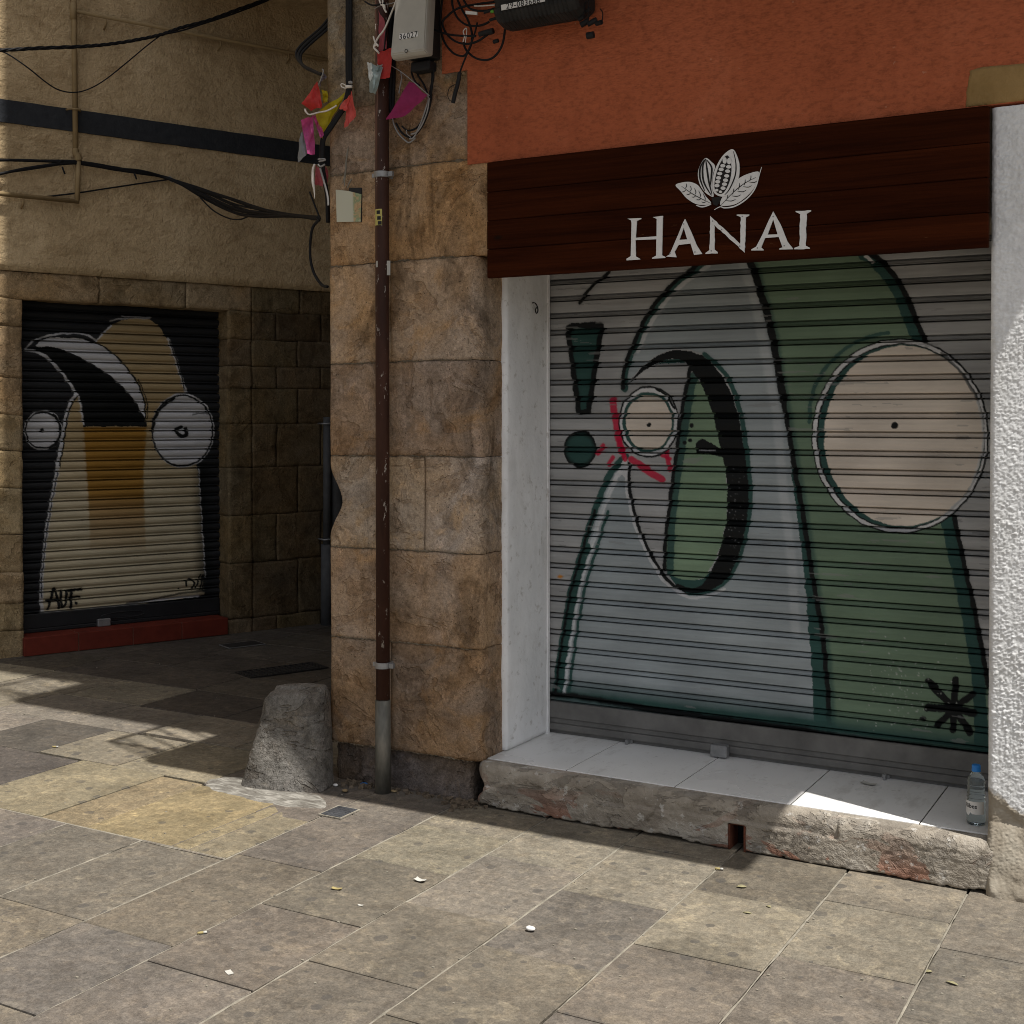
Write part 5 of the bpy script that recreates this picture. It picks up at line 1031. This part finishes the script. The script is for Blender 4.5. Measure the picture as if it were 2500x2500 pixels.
# ---- cables down the pillar edge
pc = thing('cable_run', (-3.40, 4.46, 2.1), 'thick black cables running down the pillar edge behind the bunting', 'cable')
for dx, r in ((0, .0095), (-22, .008), (20, .007)):
    kab('cable', [(738 + dx, -760), (736 + dx, -300), (735 + dx, 0), (738 + dx, 200), (735 + dx * .8, 340), (690 + dx * .8, 520), (610 + dx * .8, 640), (510 + dx * .8, 790), (440 + dx * .6, 900), (420 + dx * .6, 1020), (420 + dx * .6, 1240), (450 + dx * .4, 1420), (480 + dx * .3, 1600), (486 + dx * .2, 1900)], ZF, [4.48, 4.48, 4.475, 4.47, 4.465, 4.46, 4.455, 4.45, 4.45, 4.46, 4.47, 4.49, 4.53, 4.56], r, 'cable_black', pc, seg=8)
for dx, r in ((0, .008), (-10, .006), (10, .006)):
    kab('cable', [(855 + dx, -60), (838 + dx, 0), (800 + dx, 60), (745 + dx, 110), (729 + dx * .6, 135), (740, 160), (768, 175), (786, 182)], lambda P: P, [4.60, 4.6, 4.62, 4.6, 4.58, 4.55, 4.52, 4.50], r, 'cable_black', pc, seg=8)
kab('cable', [(780, 536), (762, 560), (757, 620), (766, 665), (785, 695), (800, 700)], lambda P: P, [4.56, 4.58, 4.6, 4.6, 4.58, 4.56], .007, 'cable_black', pc); kab('cable', [(756, 468), (768, 500), (782, 535)], lambda P: P, 4.55, .004, 'cable_black', pc)
add('meter_plate', *bevbox(-3.505, -3.462, 4.60, 4.78, 2.02, 2.36, .003), M['galvanised'], pc)
# poster on its board
ps = thing('poster', (-3.31, YW, 2.42), 'small torn pale poster with a faded picture peeling off a black board on the pillar', 'poster')
add_prism('board', quadY(ZF([(735, 1490), (882, 1490), (880, 1893), (735, 1893)]), YW - .004), (0, .009, 0), M['ink'], ps)
def sheet():
    n = 14; out = np.array(ZF([(578, 1515), (735, 1508), (800, 1545), (882, 1570), (872, 1890), (720, 1900), (590, 1893)])); V = []; Fc = []
    gx = np.linspace(0, 1, n + 1); a, b, c, d = [np.array(p, float) for p in ZF([(578, 1512), (590, 1895), (872, 1890), (882, 1545)])]
    for i, s in enumerate(gx):
        for j, t in enumerate(gx):
            uv = a * (1 - s) * (1 - t) + b * (1 - s) * t + c * s * t + d * s * (1 - t)
            if t < .15 and s > .5: uv = uv + np.array([0, (s - .5) * 9 * (1 - t / .15)])
            V.append(ony(uv[0], uv[1], YW - .0065 - .002 * math.sin(s * 3 + t * 2) - .001 * (1 - s)))
    for i in range(n):
        for j in range(n): Fc.append((i * (n + 1) + j, i * (n + 1) + j + 1, (i + 1) * (n + 1) + j + 1, (i + 1) * (n + 1) + j))
    return V, Fc
add('sheet', *sheet(), M['poster'], ps, True)
# mortar streaks above it
for L in ([(728, 1000), (715, 1080), (700, 1200), (690, 1300), (660, 1440)], [(705, 1200), (690, 1340), (680, 1470)], [(770, 1380), (735, 1440), (715, 1490)]): kab('mortar_streak', L, ZF, YW - .001, [.001, .004, .004, .003, .002], 'mortar', shop, 6, 5)
# hook on the jamb
hp = ony(1303, 750, 4.9); xk = -2.667
V, Fc = tube([(xk - .004, 4.92, 2.10), (xk + .012, 4.92, 2.10), (xk + .016, 4.935, 2.085), (xk + .016, 4.94, 2.065), (xk + .016, 4.925, 2.055), (xk + .016, 4.918, 2.07), (xk + .016, 4.928, 2.08)], .0028, 6, 5)
tagp(add('wall_hook', V, Fc, M['iron_dark'], None, True), 'small rusty wire hook high on the white jamb', 'hook')

# ================================================================== ALLEY SERVICES
gp = thing('gas_pipe', tuple(Lw(np.array([[.49, .06, 3.06]]))[0]), 'thin cream gas pipe running along the tan plaster wall', 'pipe')
def Lt(name, P, r, mat, parent, n=1, seg=10): V, Fc = tube(Lw(np.array(P)), r, seg, n); return add(name, V, Fc, M[mat], parent, True)
Lt('pipe_length', [(.487, .055, 5.0), (.497, .055, 3.42)], .018, 'gas_pipe', gp); Lt('pipe_elbow', [(.497, .055, 3.42), (.498, .055, 3.39), (.51, .058, 3.37), (.515, .06, 3.34)], .023, 'gas_pipe', gp, 5)
Lt('pipe_length', [(.515, .06, 3.35), (.505, .055, 3.065)], .017, 'gas_pipe', gp); Lt('pipe_length', [(.515, .055, 3.064), (-1.5, .055, 3.062)], .016, 'gas_pipe', gp)
Lt('pipe_length', [(.49, .055, 4.347), (4.2, .055, 4.343)], .013, 'gas_pipe', gp); Lt('pipe_elbow', [(.487, .055, 4.29), (.487, .055, 4.40)], .023, 'gas_pipe', gp)
for a, z in ((.49, 3.68),): Lt('clamp', [(a - .045, .03, z), (a - .03, .082, z), (a + .03, .082, z), (a + .045, .03, z)], .007, 'gas_pipe', gp)
for a, z in ((.71, 4.33), (1.55, 4.33), (2.10, 4.33), (.15, 3.045)): Lt('clamp', [(a, .055, z + .02), (a, .06, z - .03), (a, .0, z - .06)], .006, 'gas_pipe', gp)
ap = thing('drainpipe', tuple(Lw(np.array([[2.40, .06, 0]]))[0]), 'dark grey drainpipe standing in the shadowed alley behind the corner pillar', 'pipe')
Lt('pipe_length', [(2.40, .07, -.03), (2.405, .07, .62)], .046, 'dark_pipe', ap, 1, 16); Lt('pipe_length', [(2.405, .07, .60), (2.41, .07, 1.60)], .030, 'dark_pipe', ap, 1, 16); Lt('pipe_length', [(2.50, .07, .4), (2.50, .07, 2.5)], .05, 'dark_pipe', ap, 1, 16)
for z in (.66, 1.55): Lt('clamp', [(2.37, .0, z), (2.36, .11, z), (2.45, .11, z), (2.45, .0, z)], .007, 'galvanised', ap)
# overhead cables
Z1 = zoom(0, 0, .43996)
def span(name, L, offs, r, mat, parent, n=10, seg=6):
    V, Fc = tube([onL(u, v, o) for (u, v), o in zip(Z1(L), offs)], r, seg, n); return add(name, V, Fc, M[mat], parent, True)
c1 = thing('overhead_cable', tuple(onL(0, 120, .3)), 'twisted black overhead cable sagging across the top of the tan wall', 'cable')
base = crom(np.array([onL(u, v, .35) for u, v in Z1([(-160, 285), (0, 279), (200, 268), (450, 258), (620, 243), (780, 217), (900, 190), (1000, 155), (1150, 115), (1300, 60), (1480, -5), (1700, -90)])]), 14)
for ph in (0, 2 * math.pi / 3, 4 * math.pi / 3):
    s = np.arange(len(base)) * .55; pts = base + np.stack([np.cos(s + ph) * LN[0] * .0065, np.cos(s + ph) * LN[1] * .0065, np.sin(s + ph) * .0065], 1); V, Fc = tube(pts, .0068, 6, 1); add('strand', V, Fc, M['cable_black'], c1, True)
span('thin_wire', [(0, 280), (60, 310), (160, 380), (260, 460), (330, 500), (410, 513), (490, 495), (580, 445), (700, 350), (820, 250), (900, 190)], [.35] * 11, .0045, 'cable_black', c1)
span('thin_wire', [(900, 190), (1000, 172), (1140, 128), (1300, 75), (1480, 5), (1600, -60)], [.36] * 6, .006, 'cable_black', c1)
c2 = thing('cable_bundle', tuple(onL(180, 395, .05)), 'sagging bundle of black cables strung from the tan wall to the pillar', 'cable')
RK = random.Random(9)
for i in range(11):
    j = lambda s=1.0: RK.uniform(-7, 7) * s
    st = (-60, 885 + j(.8)) if i < 6 else (-60, 975 + j(1.2)); s2 = (180, 893 + j(.6)) if i < 6 else (180, 935 + j())
    sag = i * 9 - 20 if i > 3 else 0
    span('cable', [st, s2, (430, 902 + j()), (600, 925 + j(1.4)), (780, 955 + j()), (940, 993 + j(.6)), (1130, 1055 + sag * .6 + j()), (1300, 1115 + sag + j()), (1450, 1160 + sag * .7 + j()), (1600, 1190 + sag * .1 + j(.8)), (1770, 1212 + j(.8))], [.05, .05, .06, .05, .05, .05, .35, .8, 1.3, 1.85, 2.45], .0065 if i % 3 else .010, 'cable_black', c2)
span('cable', [(250, 1092), (420, 1072), (620, 1042), (800, 1015), (930, 997)], [.03] * 5, .006, 'cable_black', c2)
span('cable', [(1110, 1095), (1180, 1165), (1260, 1208), (1330, 1218), (1400, 1190), (1450, 1165)], [.35, .5, .7, .9, 1.1, 1.3], .005, 'cable_black', c2)
for a, b in (((345, 925), (360, 965)), ((745, 960), (758, 995)), ((440, 885), (452, 912)), ((320, 905), (350, 890))): span('cable_tie', [a, b], [.06, .07], .006, 'cable_black', c2, 2)
span('clip', [(935, 985), (960, 1005)], [.03, .05], .017, 'galvanised', c2, 2)
# drains and covers let into the paving
def zrect(z8pts, z): return [onz(0 + x * .647, 1550 + y * .647, z) for x, y in z8pts]
dg_ = thing('drain_grate', (-5.19, 6.28, 0), 'dark iron drain grate in the shadowed alley paving behind the guard stone', 'drain')
ga, gb = np.array([-5.44, 6.02]), np.array([-5.05, 6.80]); tdir = np.array([.40, .9165]); sdir = np.array([.9165, -.40]); gc = np.array([-5.20, 6.28])
def Lq(s0, s1, t0, t1, z0, z1): 
    V, Fc = box(s0, s1, t0, t1, z0, z1); return [tuple(gc + sdir * x + tdir * y) + (z,) for x, y, z in V], Fc
add('frame', *join(Lq(-.11, -.096, -.27, .27, .001, .009), Lq(.096, .11, -.27, .27, .001, .009), Lq(-.096, .096, -.27, -.256, .001, .009), Lq(-.096, .096, .256, .27, .001, .009)), M['iron_dark'], dg_)
add('pit_dark_plate', *Lq(-.097, .097, -.257, .257, .0006, .002), M['dark_void'], dg_)  # thin black plate; the darkness under the bars is put into its colour
for i in range(13): add('bar', *Lq(-.096, .096, -.247 + i * .0402, -.229 + i * .0402, .002, .008), M['iron_dark'], dg_)
cv = thing('access_cover', (-6.05, 6.85, 0), 'rectangular dark access cover in the alley beside the red tile sill', 'cover'); gc = np.array([-6.03, 6.85])
add('lid', *Lq(-.075, .075, -.13, .13, .001, .007), M['iron_dark'], cv); add('rim', *join(Lq(-.084, -.077, -.139, .139, .001, .006), Lq(.077, .084, -.139, .139, .001, .006), Lq(-.077, .077, -.139, -.132, .001, .006), Lq(-.077, .077, .132, .139, .001, .006)), M['galvanised'], cv)
cv = thing('access_cover', (-3.123, 4.128, 0), 'small square iron access cover in the sunlit paving by the downpipe', 'cover')
add('lid', *bevbox(-3.172, -3.078, 4.068, 4.186, .001, .0075, .002), M['iron'], cv); add('rim', *join(box(-3.182, -3.174, 4.060, 4.194, .0005, .005), box(-3.076, -3.068, 4.060, 4.194, .0005, .005), box(-3.174, -3.076, 4.060, 4.066, .0005, .005), box(-3.174, -3.076, 4.188, 4.194, .0005, .005)), M['mortar'], cv)
for i in range(5):
    for j in range(4): add('lid_stud', *bevbox(-3.160 + j * .022, -3.147 + j * .022, 4.080 + i * .021, 4.092 + i * .021, .007, .0095, .001), M['iron'], cv)

# ================================================================== SMALL THINGS
def bottle():
    p = onz(1838 * K, 1556 * K, ZS); c = (p[0] + .004, p[1] + .012, ZS)
    t = thing('water_bottle', c, 'clear plastic water bottle with a blue cap on the tiled doorstep against the white pier', 'bottle')
    pr = [(.0, .002), (.022, .0), (.030, .003), (.0325, .012), (.0325, .088)]
    for k in range(5): z = .092 + k * .013; pr += [(.0325 - .002 * (k > 1), z), (.0292, z + .006), (.0320 - .001 * k, z + .012)]
    pr += [(.0318, .160), (.029, .172), (.022, .186), (.0145, .197), (.0125, .200), (.0125, .206)]
    pr = [(r_ * .98, z_ * .925) for r_, z_ in pr]
    add('bottle_body', *lathe(c, pr, 28), M['pet'], t, True)
    add('cap', *lathe(c, [(.0, .209), (.0135, .2085), (.0150, .206), (.0150, .191), (.0155, .190), (.0155, .186), (.013, .186)], 24), M['blue_cap'], t)
    ang = np.linspace(math.radians(188), math.radians(330), 20); r = .0332; Vl = []
    for i, a in enumerate(ang): zz0 = .042 + (.012 * math.sin(i * .9) if 3 < i < 9 else 0) * .6; Vl += [(c[0] + r * math.cos(a), c[1] + r * math.sin(a), ZS + zz0), (c[0] + r * math.cos(a), c[1] + r * math.sin(a), ZS + .086)]
    lb = add('label_wrap', Vl, [(2 * i, 2 * i + 2, 2 * i + 3, 2 * i + 1) for i in range(19)], M['label_white'], t, True)
    cu = bpy.data.curves.new('text', 'FONT'); cu.body = 'Ribes'; cu.size = .021; cu.resolution_u = 3; cu.offset = .0004
    tt = bpy.data.objects.new('text', cu); COL.objects.link(tt); me = tt.evaluated_get(bpy.context.evaluated_depsgraph_get()).to_mesh(); V = np.array([tuple(a.co) for a in me.vertices]); Fc = [tuple(f.vertices) for f in me.polygons]; bpy.data.objects.remove(tt)
    V -= (V.min(0) + V.max(0)) / 2; a = math.radians(246) + V[:, 0] / r
    add('label_text', np.stack([c[0] + (r + .0004) * np.cos(a), c[1] + (r + .0004) * np.sin(a), ZS + .070 + V[:, 1]], 1), Fc, M['ink'], lb)
    return t
bottle()
def scrap(name, u, v, z, w, h, mat, label, cat, rot=0., curl=.004, group=None):
    p = onz(u, v, z); n = 4; V = []; Fc = []; c, s = math.cos(rot), math.sin(rot)
    for i in range(n + 1):
        for j in range(n + 1):
            a, b = (i / n - .5) * w, (j / n - .5) * h; V.append((p[0] + a * c - b * s, p[1] + a * s + b * c, z + .0012 + curl * ((2 * i / n - 1) ** 2 * .7 + (2 * j / n - 1) ** 2 * .4)))
    m = len(V); V += [(x, y, zz - .0009) for x, y, zz in V]
    for i in range(n):
        for j in range(n):
            q = (i * (n + 1) + j, (i + 1) * (n + 1) + j, (i + 1) * (n + 1) + j + 1, i * (n + 1) + j + 1); Fc += [q, tuple(m + k for k in q[::-1])]
    return tagp(add(name, V, Fc, M[mat], None, True), label, cat, group)
def leafm(u, v, ln, wd, rot, label, group=None):
    p = onz(u, v, 0); pts = [(-.5, 0), (-.25, .36), (.05, .5), (.32, .3), (.5, 0), (.3, -.35), (0, -.48), (-.3, -.3)]; c, s = math.cos(rot), math.sin(rot); V = [(p[0], p[1], .006)]
    for a, b in pts: V.append((p[0] + a * ln * c - b * wd * s, p[1] + a * ln * s + b * wd * c, .0015 + .006 * abs(b)))
    Fc = [(0, 1 + i, 1 + (i + 1) % 8) for i in range(8)]; V2 = [(x, y, z - .0008) for x, y, z in V]; Fc += [tuple(9 + k for k in f[::-1]) for f in Fc]
    return tagp(add('fallen_leaf', V + V2, Fc, M['leaf'], None), label, 'leaf', group)
Z7 = zoom(1150, 1650, .69876); Z8 = zoom(0, 1550, .64700)
a = Z7([(945, 738), (1040, 808), (965, 830), (1680, 1075), (1600, 1035)])
leafm(*a[0], .036, .024, .4, 'crisp yellow fallen leaf on the paving beside the drain hole in the doorstep'); leafm(*a[1], .022, .014, -.5, 'tiny yellow leaf fragment between two larger leaf scraps on the paving'); leafm(*a[2], .030, .013, .1, 'pale narrow leaf scrap on the paving in front of the drain hole')
leafm(*a[3], .040, .014, -.3, 'long curled pale leaf on the slab in front of the white pier'); leafm(*a[4], .022, .015, .8, 'small brown leaf in the joint before the white pier')
scrap('receipt', 1638 * K, 1480 * K, ZS, .060, .030, 'paper', 'small white paper receipt lying on the white tiled doorstep', 'paper', -.3, .006)
a = Z8([(1270, 960), (1585, 930), (865, 1275), (100, 945), (1360, 1022), (765, 1128), (210, 425), (435, 868), (0, 468), (10, 275)])
scrap('paper_scrap', *a[0], .0, .036, .016, 'paper_yellow', 'yellow folded paper scrap on the sunlit paving', 'paper', .2); scrap('paper_scrap', *a[1], 0, .042, .022, 'paper', 'crumpled white paper scrap beside the pale mortar joint', 'paper', -.1, .008)
scrap('paper_scrap', *a[2], 0, .030, .018, 'paper', 'small cream paper scrap on the shadow-free grey paving slab', 'paper', -.5, .001); scrap('paper_scrap', *a[4], 0, .018, .010, 'paper', 'tiny white paper flake below the crumpled paper scrap', 'paper', .1, .002)
def butt(u, v, rot, label, z=0):
    p = onz(u, v, z); d = np.array([math.cos(rot), math.sin(rot), 0]); t = thing('cigarette_butt', (p[0], p[1], z), label, 'cigarette butt')
    o1 = np.array([p[0], p[1], z + .0042]); add('filter', *tube([o1 - d * .016, o1 + d * .002], .004, 8, 1), M['paper_yellow'], t, True); add('paper_end', *tube([o1 + d * .002, o1 + d * .013], .0039, 8, 1), M['paper'], t, True)
butt(*Z7([(868, 678)])[0], .3, 'cigarette butt on the mortar joint just outside the doorstep shadow'); butt(*a[5], .8, 'cigarette butt in a paving joint in front of the guard stone'); butt(*a[6], .5, 'cigarette butt beside the dark paving slab')
def pebble(u, v, r, mat, label, seed, z=0, name='pebble', flat=.6, cat='pebble', group=None):
    p = onz(u, v, z); b = bmesh.new(); bmesh.ops.create_icosphere(b, subdivisions=2, radius=1); V = np.array([tuple(x.co) for x in b.verts]); Fc = [[x.index for x in f.verts] for f in b.faces]; b.free()
    V = V * (1 + .5 * fbm(V, 1.6, 3, seed))[:, None] * np.array([r * 1.35, r, r * flat]); V[:, 2] -= V[:, 2].min(); return tagp(add(name, V + np.array([p[0], p[1], z]), Fc, M[mat], None, True), label, cat, group)
plain('pebble_white', (.70, .69, .66), .7, 0, .3, .12, 30); plain('pebble_brown', (.30, .22, .12), .8, 0, .3, .3, 30)
pebble(*Z7([(208, 890)])[0], .012, 'pebble_white', 'smooth white pebble lying on the sunlit paving', 3)
ZQ = zoom(780, 1700, .2588)
a = ZQ([(150, 848), (240, 905), (700, 905), (420, 845)])
pebble(*a[0], .010, 'pebble_white', 'white stone chip on the ground between guard stone and downpipe', 5); pebble(*a[1], .011, 'pebble_brown', 'ochre stone chip in front of the blue bottle cap', 6); pebble(*a[2], .012, 'pebble_brown', 'flat brown stone chip right of the downpipe foot', 7, flat=.4)
p = onz(*a[3]); V, Fc = lathe((p[0], p[1], 0), [(0, .0125), (.0135, .012), (.0150, .010), (.0155, .001), (.0135, .001)], 20); tagp(add('bottle_cap', V, Fc, M['blue_cap'], None, True), 'blue plastic bottle cap on the ground beside the downpipe foot', 'bottle cap')
RD = random.Random(21); parts = []
for k in range(170):                                 # crumbled mortar and dirt along the foot of the pillar
    x = RD.choice([RD.gauss(-3.30, .05), RD.uniform(-3.35, -2.70), RD.gauss(-2.76, .05), RD.gauss(-2.76, .04)]); y = YW - .0 - abs(RD.gauss(0, .035)); r = RD.uniform(.003, .012)
    if (x - px) ** 2 + (y - py) ** 2 < .05 ** 2: continue
    V, Fc = box(-r, r, -r * .8, r * .8, -.002, r * RD.uniform(.7, 1.5)); V = np.array(V); t = RD.uniform(0, 3.1); V = np.stack([x + V[:, 0] * math.cos(t) - V[:, 1] * math.sin(t), y + V[:, 0] * math.sin(t) + V[:, 1] * math.cos(t), V[:, 2] + RD.uniform(-1, 1) * 0], 1) + np.array([[RD.uniform(-.3, .3) * r for _ in range(3)] for _ in range(8)]); parts.append((V, Fc))
o = add('rubble', *join(*parts), M['debris'], None); tagp(o, 'crumbled mortar and dirt along the foot of the sandstone pillar', 'rubble', kind='stuff')
RT = random.Random(33); parts = []
for k in range(170):                                 # grit and flakes over the paving
    u, v = RT.uniform(-50, 2550), RT.uniform(1600, 2500); p = onz(u, v, 0)
    if p[1] > 4.4 and p[0] > -3.4: continue
    r = RT.uniform(.001, .0030); V, Fc = box(-r * 1.4, r * 1.4, -r, r, -.003, r * .7); parts.append((np.array(V) + np.array([p[0], p[1], 0]), Fc))
o = add('grit', *join(*parts), M['mortar'], None); tagp(o, 'fine pale grit scattered over the paving', 'grit', kind='stuff')
